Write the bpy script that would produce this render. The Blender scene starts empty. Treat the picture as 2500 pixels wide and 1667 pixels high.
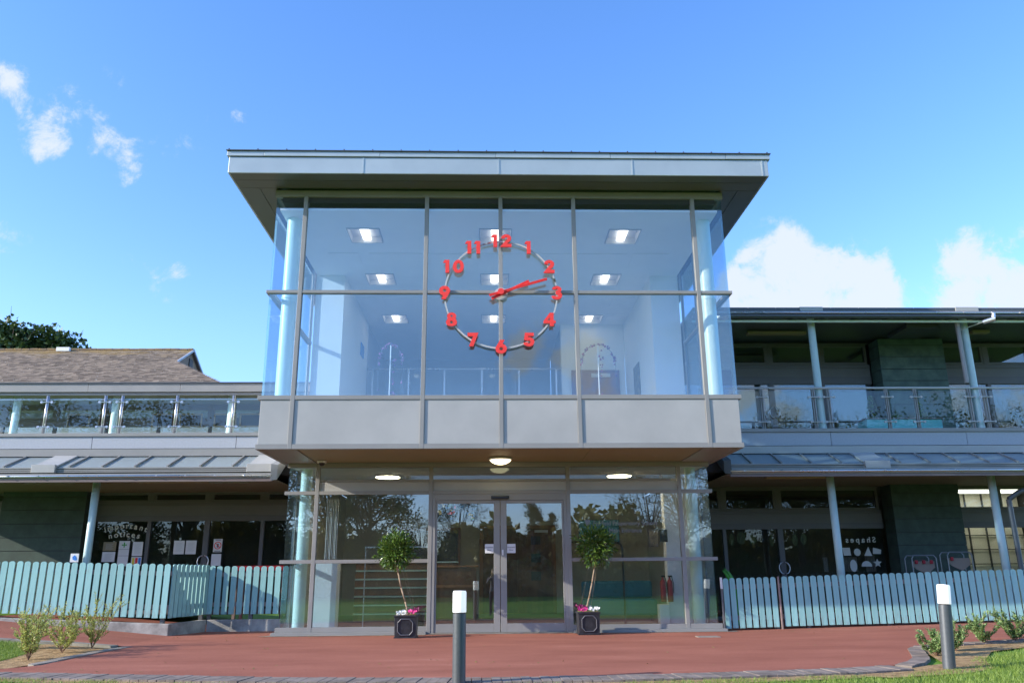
import bpy, bmesh, math, random
from mathutils import Vector, Matrix, Euler
R = math.radians
C = bpy.context.scene.collection
sc = bpy.context.scene

# ------------------------------------------------------------------ camera
cam_d = bpy.data.cameras.new('camera')
cam = bpy.data.objects.new('camera', cam_d); C.objects.link(cam)
cam_d.sensor_width = 36; cam_d.lens = 28.33; cam_d.clip_start = 0.05; cam_d.clip_end = 2000
pitch, yaw, roll = R(16.075), R(1.7856), R(-0.4883)
fw = Vector((math.sin(yaw)*math.cos(pitch), math.cos(yaw)*math.cos(pitch), math.sin(pitch)))
r_ = Vector((math.cos(yaw), -math.sin(yaw), 0)); u_ = r_.cross(fw)
r2 = r_*math.cos(roll) + u_*math.sin(roll); u2 = -r_*math.sin(roll) + u_*math.cos(roll)
m = Matrix((r2, u2, -fw)).transposed().to_4x4()
m.translation = Vector((-0.232, -15.5, 1.0137))
cam.matrix_world = m
sc.camera = cam

# ------------------------------------------------------------------ world, sun, exposure
SUN_EL = R(21.6); SUN_H = Vector((-0.956, -0.293, 0)).normalized()
sun_to = Vector((SUN_H.x*math.cos(SUN_EL), SUN_H.y*math.cos(SUN_EL), math.sin(SUN_EL)))
sd = bpy.data.lights.new('sun', 'SUN'); sd.energy = 3.7; sd.angle = R(0.5); sd.color = (1.0, 0.93, 0.82)
so = bpy.data.objects.new('sun', sd); C.objects.link(so)
so.rotation_mode = 'QUATERNION'; so.rotation_quaternion = sun_to.to_track_quat('Z', 'Y')
so.location = (-20, -8, 12)
vs = sc.view_settings
vs.view_transform = 'Standard'; vs.look = 'None'; vs.exposure = 0.96; vs.gamma = 1; vs.use_curve_mapping = False
sc.cycles.transparent_max_bounces = 32
sc.cycles.max_bounces = 10; sc.cycles.glossy_bounces = 5; sc.cycles.transmission_bounces = 6
sc.cycles.diffuse_bounces = 4
sc.cycles.use_denoising = True
sc.cycles.sample_clamp_indirect = 6

w = bpy.data.worlds.new('World'); sc.world = w; w.use_nodes = True
nt = w.node_tree; nt.nodes.clear(); N = nt.nodes.new; L = nt.links.new
out = N('ShaderNodeOutputWorld'); bg = N('ShaderNodeBackground'); L(bg.outputs[0], out.inputs[0])
sky = N('ShaderNodeTexSky'); sky.sky_type = 'NISHITA'; sky.sun_disc = False
sky.sun_elevation = SUN_EL; sky.sun_rotation = math.atan2(SUN_H.x, SUN_H.y)
sky.air_density = 1.0; sky.dust_density = 0.3; sky.ozone_density = 2.2
bg.inputs[1].default_value = 0.15
tc = N('ShaderNodeTexCoord')
hs = N('ShaderNodeHueSaturation'); hs.inputs['Saturation'].default_value = 1.24; hs.inputs['Value'].default_value = 1.36
L(sky.outputs[0], hs.inputs['Color'])
tn = N('ShaderNodeVectorMath'); tn.operation = 'MULTIPLY'; L(hs.outputs[0], tn.inputs[0]); tn.inputs[1].default_value = (1.08, 0.93, 1.07)
sxyz = N('ShaderNodeSeparateXYZ'); L(tc.outputs['Generated'], sxyz.inputs[0])
hm = N('ShaderNodeMapRange'); hm.interpolation_type = 'SMOOTHSTEP'; hm.inputs['From Min'].default_value = 0.0; hm.inputs['From Max'].default_value = 0.30; hm.inputs['To Min'].default_value = 1.0; hm.inputs['To Max'].default_value = 0.0
L(sxyz.outputs[2], hm.inputs['Value'])
hc = N('ShaderNodeMix'); hc.data_type = 'RGBA'; L(hm.outputs[0], hc.inputs[0]); hc.inputs[6].default_value = (1, 1, 1, 1); hc.inputs[7].default_value = (0.58, 0.72, 1.0, 1)
hz = N('ShaderNodeVectorMath'); hz.operation = 'MULTIPLY'; L(tn.outputs[0], hz.inputs[0]); L(hc.outputs[2], hz.inputs[1])
CL = [(-0.486,0.730,0.480,0.021,0.95),(-0.485,0.726,0.488,0.016,0.50),(-0.478,0.747,0.463,0.016,0.45),(-0.469,0.765,0.441,0.028,0.50),
(-0.454,0.755,0.472,0.024,0.55),(-0.462,0.771,0.439,0.022,0.65),(-0.43,0.775,0.462,0.03,0.42),(-0.35,0.81,0.47,0.03,0.3),(-0.37,0.87,0.325,0.03,0.4),(-0.399,0.802,0.445,0.022,0.85),(-0.391,0.815,0.427,0.018,0.70),
(-0.419,0.784,0.457,0.031,0.25),(-0.315,0.809,0.497,0.013,0.60),(-0.280,0.820,0.500,0.014,0.70),(-0.389,0.856,0.339,0.016,0.50),
(-0.350,0.876,0.333,0.015,0.55),(-0.396,0.765,0.508,0.015,0.35),(-0.506,0.790,0.347,0.023,0.60),(-0.508,0.808,0.297,0.020,0.50),
(-0.511,0.821,0.256,0.025,0.60),(0.362,0.878,0.312,0.064,1.35),(0.322,0.887,0.325,0.046,1.25),(0.331,0.873,0.352,0.038,0.95),
(0.407,0.860,0.304,0.052,1.10),(0.442,0.843,0.307,0.040,0.9),(0.352,0.858,0.373,0.025,0.70),(0.512,0.795,0.325,0.031,0.75),
(0.555,0.785,0.277,0.062,1.30),(0.536,0.801,0.265,0.040,1.0),(0.298,0.904,0.308,0.045,0.80),(0.479,0.831,0.280,0.036,0.40),
(0.035,-0.963,0.269,0.036,0.80),(0.071,-0.961,0.268,0.036,0.80),(0.116,-0.957,0.267,0.031,0.90),(0.030,-0.968,0.249,0.025,0.50),
(0.155,-0.965,0.212,0.061,0.80),(-0.036,-0.965,0.259,0.025,0.30),(0.341,-0.921,0.187,0.045,0.80),(0.306,-0.930,0.204,0.036,0.8),
(0.529,-0.833,0.164,0.076,0.80),(-0.3,-0.93,0.22,0.06,0.5)]
prev = None
for cx, cy, cz, rr, s in CL:
    d = N('ShaderNodeVectorMath'); d.operation = 'DISTANCE'; L(tc.outputs['Generated'], d.inputs[0]); d.inputs[1].default_value = (cx, cy, cz)
    mr = N('ShaderNodeMapRange'); mr.interpolation_type = 'SMOOTHSTEP'
    mr.inputs['From Min'].default_value = 0; mr.inputs['From Max'].default_value = rr*1.6
    mr.inputs['To Min'].default_value = s; mr.inputs['To Max'].default_value = 0
    L(d.outputs['Value'], mr.inputs['Value'])
    if prev is None: prev = mr.outputs[0]
    else:
        a = N('ShaderNodeMath'); a.operation = 'ADD'; L(prev, a.inputs[0]); L(mr.outputs[0], a.inputs[1]); prev = a.outputs[0]
mn = N('ShaderNodeMath'); mn.operation = 'MINIMUM'; L(prev, mn.inputs[0]); mn.inputs[1].default_value = 1.4
no = N('ShaderNodeTexNoise'); no.inputs['Scale'].default_value = 21; no.inputs['Detail'].default_value = 9; no.inputs['Roughness'].default_value = 0.68
no.inputs['Distortion'].default_value = 0.25
L(tc.outputs['Generated'], no.inputs['Vector'])
nm = N('ShaderNodeMath'); nm.operation = 'MULTIPLY_ADD'; L(no.outputs['Fac'], nm.inputs[0]); nm.inputs[1].default_value = 3.6; nm.inputs[2].default_value = -2.25
ad = N('ShaderNodeMath'); ad.operation = 'ADD'; L(mn.outputs[0], ad.inputs[0]); L(nm.outputs[0], ad.inputs[1])
ml = N('ShaderNodeMapRange'); ml.interpolation_type = 'SMOOTHERSTEP'
ml.inputs['From Min'].default_value = -0.1; ml.inputs['From Max'].default_value = 0.95; ml.inputs['To Max'].default_value = 0.93
L(ad.outputs[0], ml.inputs['Value'])
mk = N('ShaderNodeMath'); mk.operation = 'MULTIPLY'; L(ml.outputs[0], mk.inputs[0])
m2 = N('ShaderNodeMath'); m2.operation = 'MINIMUM'; L(prev, m2.inputs[0]); m2.inputs[1].default_value = 0.2
m3 = N('ShaderNodeMath'); m3.operation = 'MULTIPLY'; L(m2.outputs[0], m3.inputs[0]); m3.inputs[1].default_value = 5.0
L(m3.outputs[0], mk.inputs[1])
mx = N('ShaderNodeMix'); mx.data_type = 'RGBA'; L(mk.outputs[0], mx.inputs[0]); L(hz.outputs[0], mx.inputs[6])
mx.inputs[7].default_value = (2.9, 3.15, 3.8, 1)
L(mx.outputs[2], bg.inputs[0])

# ------------------------------------------------------------------ materials
def mat(name, col, rough=0.6, metal=0.0, var=0.0, vscale=3.0, col2=None, bump=0.0, bscale=60.0, spec=0.5, detail=5.0, stretch=None, trans=0.0):
    m = bpy.data.materials.new(name); m.use_nodes = True
    nt = m.node_tree; b = nt.nodes['Principled BSDF']; N = nt.nodes.new; L = nt.links.new
    b.inputs['Roughness'].default_value = rough; b.inputs['Metallic'].default_value = metal
    b.inputs['Specular IOR Level'].default_value = spec
    b.inputs['Base Color'].default_value = (*col, 1)
    tcn = N('ShaderNodeTexCoord'); src = tcn.outputs['Object']
    if stretch:
        mp = N('ShaderNodeMapping'); mp.inputs['Scale'].default_value = stretch; L(src, mp.inputs[0]); src = mp.outputs[0]
    if var or col2:
        n = N('ShaderNodeTexNoise'); n.inputs['Scale'].default_value = vscale; n.inputs['Detail'].default_value = detail; n.inputs['Roughness'].default_value = 0.6
        L(src, n.inputs['Vector'])
        c2 = col2 or tuple(c*(1-var) for c in col)
        c1 = col if col2 else tuple(min(1, c*(1+var)) for c in col)
        cr = N('ShaderNodeValToRGB'); cr.color_ramp.elements[0].position = 0.35; cr.color_ramp.elements[1].position = 0.65
        cr.color_ramp.elements[0].color = (*c2, 1); cr.color_ramp.elements[1].color = (*c1, 1)
        L(n.outputs['Fac'], cr.inputs[0]); L(cr.outputs[0], b.inputs['Base Color'])
        mr = N('ShaderNodeMapRange'); mr.inputs['To Min'].default_value = rough*0.85; mr.inputs['To Max'].default_value = min(1, rough*1.15)
        L(n.outputs['Fac'], mr.inputs[0]); L(mr.outputs[0], b.inputs['Roughness'])
    if bump:
        n = N('ShaderNodeTexNoise'); n.inputs['Scale'].default_value = bscale; n.inputs['Detail'].default_value = 4
        L(src, n.inputs['Vector'])
        bp = N('ShaderNodeBump'); bp.inputs['Strength'].default_value = bump; bp.inputs['Distance'].default_value = 0.02
        L(n.outputs['Fac'], bp.inputs['Height']); L(bp.outputs[0], b.inputs['Normal'])
    if trans:
        b.inputs['Transmission Weight'].default_value = 0
    return m

def glass(name, ior=1.5, tint=(0.93, 0.97, 0.95), film=0.02, filmcol=(0.7, 0.8, 0.8), wob=0.0):
    m = bpy.data.materials.new(name); m.use_nodes = True
    nt = m.node_tree; nt.nodes.clear(); N = nt.nodes.new; L = nt.links.new
    o = N('ShaderNodeOutputMaterial'); t = N('ShaderNodeBsdfTransparent'); t.inputs[0].default_value = (*tint, 1)
    g = N('ShaderNodeBsdfGlossy'); g.inputs['Roughness'].default_value = 0.0; g.inputs[0].default_value = (0.86, 0.96, 0.96, 1)
    df = N('ShaderNodeBsdfDiffuse'); df.inputs[0].default_value = (*filmcol, 1)
    f = N('ShaderNodeFresnel'); f.inputs['IOR'].default_value = ior
    geo = N('ShaderNodeNewGeometry')
    # the same reflectance from the inside face as from the outside one
    mixi = N('ShaderNodeMix'); mixi.data_type = 'FLOAT'; L(geo.outputs['Backfacing'], mixi.inputs[0]); mixi.inputs[2].default_value = ior; mixi.inputs[3].default_value = 1.0/ior   # the node inverts it again behind the face
    L(mixi.outputs[0], f.inputs['IOR'])
    if wob:
        tcn = N('ShaderNodeTexCoord'); n = N('ShaderNodeTexNoise'); n.inputs['Scale'].default_value = 1.3; n.inputs['Detail'].default_value = 1
        L(tcn.outputs['Object'], n.inputs['Vector'])
        bp = N('ShaderNodeBump'); bp.inputs['Strength'].default_value = wob; bp.inputs['Distance'].default_value = 0.02
        L(n.outputs['Fac'], bp.inputs['Height']); L(bp.outputs[0], g.inputs['Normal'])
    a = N('ShaderNodeMixShader'); a.inputs[0].default_value = film; L(t.outputs[0], a.inputs[1]); L(df.outputs[0], a.inputs[2])
    b = N('ShaderNodeMixShader'); L(f.outputs[0], b.inputs[0]); L(a.outputs[0], b.inputs[1]); L(g.outputs[0], b.inputs[2])
    L(b.outputs[0], o.inputs[0])
    return m

def emis(name, col, s):
    m = bpy.data.materials.new(name); m.use_nodes = True
    b = m.node_tree.nodes['Principled BSDF']; b.inputs['Base Color'].default_value = (0.8, 0.8, 0.8, 1)
    b.inputs['Emission Color'].default_value = (*col, 1); b.inputs['Emission Strength'].default_value = s
    return m

M = {}
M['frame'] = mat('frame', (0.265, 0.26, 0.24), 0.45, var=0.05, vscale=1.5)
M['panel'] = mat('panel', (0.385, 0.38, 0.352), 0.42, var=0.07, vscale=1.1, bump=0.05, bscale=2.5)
M['frame_shaded'] = mat('frame_shaded', (0.125, 0.118, 0.11), 0.45, var=0.05, vscale=1.5)  # frame metal for the wings, darkened so the colour itself carries their shade
M['panel_shaded'] = mat('panel_shaded', (0.15, 0.142, 0.13), 0.5, var=0.05)  # panel metal with the shade of the wings put into its colour
M['soffit_shaded'] = mat('soffit_shaded', (0.20, 0.165, 0.11), 0.6, var=0.05)  # canopy soffit, shade under the canopy put into the base colour
M['zinc'] = mat('zinc', (0.43, 0.475, 0.46), 0.38, metal=0.35, var=0.06, vscale=1.2, bump=0.12, bscale=1.6)
M['dark'] = mat('dark', (0.035, 0.035, 0.038), 0.6)
M['soffit'] = mat('soffit', (0.27, 0.215, 0.115), 0.55, var=0.04)
M['roofsoffit'] = mat('roofsoffit', (0.105, 0.10, 0.08), 0.3, var=0.05, vscale=1)
M['glassU'] = glass('glassU', 2.0, (0.95, 0.97, 0.985), 0.010, (0.55, 0.72, 0.85), wob=0.006)
M['glassS'] = glass('glassS', 1.5, (0.70, 0.83, 0.94), 0.012, (0.55, 0.72, 0.85))
M['glassL'] = glass('glassL', 2.05, (0.95, 0.97, 0.955), 0.012, (0.6, 0.7, 0.65), wob=0.01)
M['glassD'] = glass('glassD', 1.5, (0.80, 0.84, 0.82), 0.005, (0.6, 0.7, 0.65), wob=0.012)
M['glassB'] = glass('glassB', 1.5, (0.88, 0.93, 0.92), 0.006, (0.6, 0.72, 0.72), wob=0.012)
M['glassI'] = glass('glassI', 1.3, (0.95, 0.97, 0.97), 0.01)
M['white'] = mat('white', (0.86, 0.86, 0.84), 0.7, var=0.02)
M['ceil'] = mat('ceil', (0.86, 0.86, 0.85), 0.8, var=0.02)
M['beige'] = mat('beige', (0.56, 0.52, 0.42), 0.8, var=0.03)
M['mint'] = mat('mint', (0.66, 0.84, 0.74), 0.35, var=0.02)
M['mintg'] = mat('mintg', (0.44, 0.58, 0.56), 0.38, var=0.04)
M['teal'] = mat('teal', (0.275, 0.52, 0.495), 0.55, var=0.07, vscale=14, stretch=(1, 1, 0.12), bump=0.15, bscale=40)
def board_variation(m):
    nt = m.node_tree; N = nt.nodes.new; L = nt.links.new; b = nt.nodes['Principled BSDF']
    src = b.inputs['Base Color'].links[0].from_socket
    oi = N('ShaderNodeObjectInfo'); mr = N('ShaderNodeMapRange'); mr.inputs['To Min'].default_value = 0.86; mr.inputs['To Max'].default_value = 1.10
    L(oi.outputs['Random'], mr.inputs[0])
    tc_ = N('ShaderNodeTexCoord'); n = N('ShaderNodeTexNoise'); n.noise_dimensions = '4D'; n.inputs['Scale'].default_value = 9; n.inputs['Detail'].default_value = 6
    mp = N('ShaderNodeMapping'); mp.inputs['Scale'].default_value = (2, 2, .6); L(tc_.outputs['Object'], mp.inputs[0]); L(mp.outputs[0], n.inputs['Vector'])
    mw = N('ShaderNodeMath'); mw.operation = 'MULTIPLY'; L(oi.outputs['Random'], mw.inputs[0]); mw.inputs[1].default_value = 40; L(mw.outputs[0], n.inputs['W'])
    sx = N('ShaderNodeSeparateXYZ'); L(tc_.outputs['Object'], sx.inputs[0])
    mz = N('ShaderNodeMapRange'); mz.inputs['From Min'].default_value = 0.0; mz.inputs['From Max'].default_value = 0.30; mz.inputs['To Min'].default_value = 0.16; mz.inputs['To Max'].default_value = 0.0
    L(sx.outputs[2], mz.inputs[0]); a = N('ShaderNodeMath'); a.operation = 'ADD'; L(mz.outputs[0], a.inputs[0]); L(n.outputs['Fac'], a.inputs[1])
    th = N('ShaderNodeMapRange'); th.interpolation_type = 'SMOOTHSTEP'; th.inputs['From Min'].default_value = 0.62; th.inputs['From Max'].default_value = 0.74; th.inputs['To Max'].default_value = 0.55
    L(a.outputs[0], th.inputs[0])
    v = N('ShaderNodeVectorMath'); v.operation = 'SCALE'; L(src, v.inputs[0]); L(mr.outputs[0], v.inputs['Scale'])
    mx = N('ShaderNodeMix'); mx.data_type = 'RGBA'; L(th.outputs[0], mx.inputs[0]); L(v.outputs[0], mx.inputs[6]); mx.inputs[7].default_value = (0.24, 0.33, 0.31, 1)
    L(mx.outputs[2], b.inputs['Base Color'])
board_variation(M['teal'])
M['rail'] = mat('rail', (0.26, 0.19, 0.17), 0.7, var=0.15, vscale=6)
M['wood'] = mat('wood', (0.20, 0.085, 0.03), 0.5, var=0.25, vscale=7, stretch=(1, 1, 0.1))
M['woodl'] = mat('woodl', (0.38, 0.18, 0.07), 0.5, var=0.2, vscale=6, stretch=(1, 1, 0.15))
M['concrete'] = mat('concrete', (0.44, 0.42, 0.37), 0.85, col2=(0.20, 0.19, 0.17), vscale=3.5, bump=0.3, bscale=30, detail=9)
M['slab'] = mat('slab', (0.37, 0.39, 0.42), 0.7, var=0.06, vscale=30, detail=8)
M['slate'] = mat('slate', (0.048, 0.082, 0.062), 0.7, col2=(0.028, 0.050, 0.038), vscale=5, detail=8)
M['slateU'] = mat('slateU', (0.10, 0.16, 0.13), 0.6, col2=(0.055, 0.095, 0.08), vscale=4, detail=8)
M['sett'] = mat('sett', (0.225, 0.185, 0.155), 0.9, spec=0.15, var=0.28, vscale=5, bump=0.2, bscale=60)
M['kerb'] = mat('kerb', (0.27, 0.24, 0.20), 0.9, spec=0.15, var=0.15, vscale=4, bump=0.2, bscale=50)
M['red'] = mat('red', (0.85, 0.055, 0.045), 0.5, spec=0.3)
M['steel'] = mat('steel', (0.55, 0.56, 0.57), 0.28, metal=0.8, var=0.04)
M['ring'] = mat('ring', (0.46, 0.46, 0.44), 0.35)
M['bollard'] = mat('bollard', (0.085, 0.095, 0.10), 0.42, metal=0.25, var=0.06, vscale=30)
M['lampwhite'] = emis('lampwhite', (1, 0.98, 0.93), 0.28)
M['lamp'] = emis('lamp', (1, 0.95, 0.85), 2.0)
M['housing'] = mat('housing', (0.48, 0.48, 0.47), 0.5)
M['lampw'] = emis('lampw', (1, 0.84, 0.50), 2.2)
M['lampd'] = emis('lampd', (1, 0.86, 0.58), 14.0)
M['lampc'] = emis('lampc', (1, 0.93, 0.66), 1.25)
M['planter'] = mat('planter', (0.022, 0.022, 0.024), 0.42, var=0.35, vscale=9, bump=0.2, bscale=25)
M['lead'] = mat('lead', (0.16, 0.16, 0.165), 0.4, metal=0.4)
M['bark'] = mat('bark', (0.30, 0.22, 0.14), 0.85, var=0.3, vscale=20, bump=0.3)
M['twig'] = mat('twig', (0.16, 0.09, 0.05), 0.85, var=0.2, vscale=20)
M['treebark'] = mat('treebark', (0.10, 0.075, 0.055), 0.9, var=0.3, vscale=6, bump=0.5, bscale=15)
M['soil'] = mat('soil', (0.50, 0.335, 0.165), 0.95, spec=0.1, col2=(0.24, 0.15, 0.07), vscale=9, bump=0.9, bscale=45, detail=9)
M['paper'] = mat('paper', (0.72, 0.72, 0.70), 0.7)
M['ink'] = mat('ink', (0.12, 0.12, 0.14), 0.7)
M['grey'] = mat('grey', (0.45, 0.46, 0.46), 0.7)
M['vinylf'] = mat('vinylf', (0.20, 0.20, 0.19), 0.6)
M['vinyl'] = mat('vinyl', (0.62, 0.62, 0.54), 0.6)
M['blk'] = mat('blk', (0.012, 0.012, 0.014), 0.35)
M['pict'] = mat('pict', (0.30, 0.26, 0.18), 0.6, col2=(0.10, 0.10, 0.09), vscale=8)
M['sofa'] = mat('sofa', (0.015, 0.13, 0.20), 0.8, var=0.1)
M['yellow'] = mat('yellow', (0.75, 0.60, 0.03), 0.5)
M['blue'] = mat('blue', (0.02, 0.20, 0.60), 0.5)
M['greenp'] = mat('greenp', (0.05, 0.35, 0.03), 0.5)
M['skin'] = mat('skin', (0.50, 0.29, 0.20), 0.5)
M['jacket'] = mat('jacket', (0.10, 0.10, 0.12), 0.8)
M['jeans'] = mat('jeans', (0.015, 0.018, 0.035), 0.85)
M['hair'] = mat('hair', (0.22, 0.13, 0.05), 0.5)
M['carpet'] = mat('carpet', (0.17, 0.15, 0.13), 0.9, var=0.1)
M['reed'] = mat('reed', (0.46, 0.40, 0.36), 0.8, col2=(0.18, 0.14, 0.13), vscale=9, stretch=(14, 14, 0.6), detail=3)
M['tube'] = mat('tube', (0.22, 0.24, 0.25), 0.35, metal=0.4)
M['translucent'] = None
m = bpy.data.materials.new('canopy_glass'); m.use_nodes = True
b = m.node_tree.nodes['Principled BSDF']; b.inputs['Base Color'].default_value = (0.42, 0.48, 0.49, 1); b.inputs['Roughness'].default_value = 0.12
_t = m.node_tree.nodes.new('ShaderNodeBsdfTranslucent'); _t.inputs[0].default_value = (0.75, 0.82, 0.78, 1)
_x = m.node_tree.nodes.new('ShaderNodeMixShader'); _x.inputs[0].default_value = 0.45
m.node_tree.links.new(b.outputs[0], _x.inputs[1]); m.node_tree.links.new(_t.outputs[0], _x.inputs[2])
m.node_tree.links.new(_x.outputs[0], m.node_tree.nodes['Material Output'].inputs[0])
M['canglass'] = m

def leafmat(name, c1, c2, rough=0.45, trans=0.25, scale=4.0):
    m = bpy.data.materials.new(name); m.use_nodes = True
    nt = m.node_tree; b = nt.nodes['Principled BSDF']; N = nt.nodes.new; L = nt.links.new
    g = N('ShaderNodeNewGeometry')
    cr = N('ShaderNodeValToRGB'); cr.color_ramp.elements[0].color = (*c1, 1); cr.color_ramp.elements[1].color = (*c2, 1)
    L(g.outputs['Random Per Island'], cr.inputs[0]); L(cr.outputs[0], b.inputs['Base Color'])
    b.inputs['Roughness'].default_value = rough
    t = N('ShaderNodeBsdfTranslucent'); L(cr.outputs[0], t.inputs[0])
    x = N('ShaderNodeMixShader'); x.inputs[0].default_value = trans
    L(b.outputs[0], x.inputs[1]); L(t.outputs[0], x.inputs[2]); L(x.outputs[0], nt.nodes['Material Output'].inputs[0])
    return m
M['bay'] = leafmat('bay', (0.03, 0.075, 0.012), (0.15, 0.24, 0.04), 0.22, 0.15)
M['shrub'] = leafmat('shrub', (0.25, 0.34, 0.05), (0.72, 0.72, 0.26), 0.4, 0.3)
M['shrubg'] = leafmat('shrubg', (0.10, 0.22, 0.05), (0.40, 0.52, 0.22), 0.45, 0.25)
M['grass'] = leafmat('grass', (0.11, 0.20, 0.025), (0.32, 0.42, 0.08), 0.5, 0.35)
M['treeleaf'] = leafmat('treeleaf', (0.03, 0.06, 0.014), (0.11, 0.16, 0.035), 0.5, 0.2)
M['autumn'] = leafmat('autumn', (0.12, 0.125, 0.025), (0.30, 0.25, 0.07), 0.5, 0.25)
M['petalw'] = leafmat('petalw', (0.75, 0.75, 0.70), (0.85, 0.85, 0.82), 0.6, 0.2)
M['petalm'] = leafmat('petalm', (0.55, 0.02, 0.20), (0.80, 0.06, 0.30), 0.6, 0.2)
M['petald'] = leafmat('petald', (0.12, 0.01, 0.05), (0.25, 0.02, 0.10), 0.6, 0.2)
M['garland'] = leafmat('garland', (0.10, 0.06, 0.22), (0.45, 0.12, 0.25), 0.6, 0.1)

# red tarmac with scattered pale dust marks and fine grain
def tarmac():
    m = bpy.data.materials.new('tarmac'); m.use_nodes = True
    nt = m.node_tree; b = nt.nodes['Principled BSDF']; N = nt.nodes.new; L = nt.links.new
    tcn = N('ShaderNodeTexCoord')
    n1 = N('ShaderNodeTexNoise'); n1.inputs['Scale'].default_value = 0.9; n1.inputs['Detail'].default_value = 8; n1.inputs['Roughness'].default_value = 0.65
    mp = N('ShaderNodeMapping'); mp.inputs['Scale'].default_value = (0.5, 1.6, 1); L(tcn.outputs['Object'], mp.inputs[0]); L(mp.outputs[0], n1.inputs['Vector'])
    c1 = N('ShaderNodeValToRGB'); e = c1.color_ramp.elements
    e[0].position = 0.3; e[0].color = (0.28, 0.100, 0.064, 1); e[1].position = 0.62; e[1].color = (0.38, 0.145, 0.095, 1)
    e2 = c1.color_ramp.elements.new(0.74); e2.color = (0.46, 0.21, 0.15, 1)
    L(n1.outputs['Fac'], c1.inputs[0])
    n2 = N('ShaderNodeTexNoise'); n2.inputs['Scale'].default_value = 130; n2.inputs['Detail'].default_value = 2; L(tcn.outputs['Object'], n2.inputs['Vector'])
    mr = N('ShaderNodeMapRange'); mr.inputs['From Min'].default_value = 0.3; mr.inputs['From Max'].default_value = 0.7; mr.inputs['To Min'].default_value = 0.72; mr.inputs['To Max'].default_value = 1.25
    L(n2.outputs['Fac'], mr.inputs[0])
    v = N('ShaderNodeVectorMath'); v.operation = 'SCALE'; L(c1.outputs[0], v.inputs[0]); L(mr.outputs[0], v.inputs['Scale'])
    L(v.outputs[0], b.inputs['Base Color']); b.inputs['Roughness'].default_value = 0.9; b.inputs['Specular IOR Level'].default_value = 0.15
    bp = N('ShaderNodeBump'); bp.inputs['Strength'].default_value = 0.5; bp.inputs['Distance'].default_value = 0.01; L(n2.outputs['Fac'], bp.inputs['Height']); L(bp.outputs[0], b.inputs['Normal'])
    return m
M['tarmac'] = tarmac()

def lawnmat():
    m = bpy.data.materials.new('lawn'); m.use_nodes = True
    nt = m.node_tree; b = nt.nodes['Principled BSDF']; N = nt.nodes.new; L = nt.links.new
    tcn = N('ShaderNodeTexCoord')
    n1 = N('ShaderNodeTexNoise'); n1.inputs['Scale'].default_value = 0.35; n1.inputs['Detail'].default_value = 12; n1.inputs['Roughness'].default_value = 0.75
    L(tcn.outputs['Object'], n1.inputs['Vector'])
    c1 = N('ShaderNodeValToRGB'); e = c1.color_ramp.elements
    e[0].position = 0.35; e[0].color = (0.085, 0.175, 0.022, 1); e[1].position = 0.65; e[1].color = (0.17, 0.30, 0.045, 1)
    L(n1.outputs['Fac'], c1.inputs[0]); L(c1.outputs[0], b.inputs['Base Color']); b.inputs['Roughness'].default_value = 0.9
    b.inputs['Specular IOR Level'].default_value = 0.1
    return m
M['lawn'] = lawnmat()

def tilemat():
    m = bpy.data.materials.new('rooftile'); m.use_nodes = True
    nt = m.node_tree; b = nt.nodes['Principled BSDF']; N = nt.nodes.new; L = nt.links.new
    tcn = N('ShaderNodeTexCoord'); g = N('ShaderNodeNewGeometry')
    n1 = N('ShaderNodeTexNoise'); n1.inputs['Scale'].default_value = 1.4; n1.inputs['Detail'].default_value = 9; n1.inputs['Roughness'].default_value = 0.7
    mp = N('ShaderNodeMapping'); mp.inputs['Scale'].default_value = (0.5, 1, 1.6); L(tcn.outputs['Object'], mp.inputs[0]); L(mp.outputs[0], n1.inputs['Vector'])
    c0 = N('ShaderNodeValToRGB'); e = c0.color_ramp.elements
    e[0].color = (0.13, 0.098, 0.070, 1); e[1].color = (0.33, 0.255, 0.18, 1); L(g.outputs['Random Per Island'], c0.inputs[0])
    # lichen: ochre patches near the ridge (object z high)
    sx = N('ShaderNodeSeparateXYZ'); L(tcn.outputs['Object'], sx.inputs[0])
    mz = N('ShaderNodeMapRange'); mz.inputs['From Min'].default_value = 4.3; mz.inputs['From Max'].default_value = 5.6; mz.inputs['To Min'].default_value = 0.0; mz.inputs['To Max'].default_value = 0.30
    L(sx.outputs[2], mz.inputs[0])
    a = N('ShaderNodeMath'); a.operation = 'ADD'; L(n1.outputs['Fac'], a.inputs[0]); L(mz.outputs[0], a.inputs[1])
    ms = N('ShaderNodeMapRange'); ms.interpolation_type = 'SMOOTHSTEP'; ms.inputs['From Min'].default_value = 0.62; ms.inputs['From Max'].default_value = 0.86; ms.inputs['To Max'].default_value = 0.75
    L(a.outputs[0], ms.inputs[0])
    mx = N('ShaderNodeMix'); mx.data_type = 'RGBA'; L(ms.outputs[0], mx.inputs[0]); L(c0.outputs[0], mx.inputs[6]); mx.inputs[7].default_value = (0.36, 0.24, 0.08, 1)
    n3 = N('ShaderNodeTexNoise'); n3.inputs['Scale'].default_value = 11; n3.inputs['Detail'].default_value = 3; L(tcn.outputs['Object'], n3.inputs['Vector'])
    m3 = N('ShaderNodeMapRange'); m3.interpolation_type = 'SMOOTHSTEP'; m3.inputs['From Min'].default_value = 0.66; m3.inputs['From Max'].default_value = 0.72; m3.inputs['To Max'].default_value = 0.7
    L(n3.outputs['Fac'], m3.inputs[0])
    mx2 = N('ShaderNodeMix'); mx2.data_type = 'RGBA'; L(m3.outputs[0], mx2.inputs[0]); L(mx.outputs[2], mx2.inputs[6]); mx2.inputs[7].default_value = (0.60, 0.58, 0.52, 1)
    L(mx2.outputs[2], b.inputs['Base Color']); b.inputs['Roughness'].default_value = 0.9
    return m
M['tile'] = tilemat()

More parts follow.
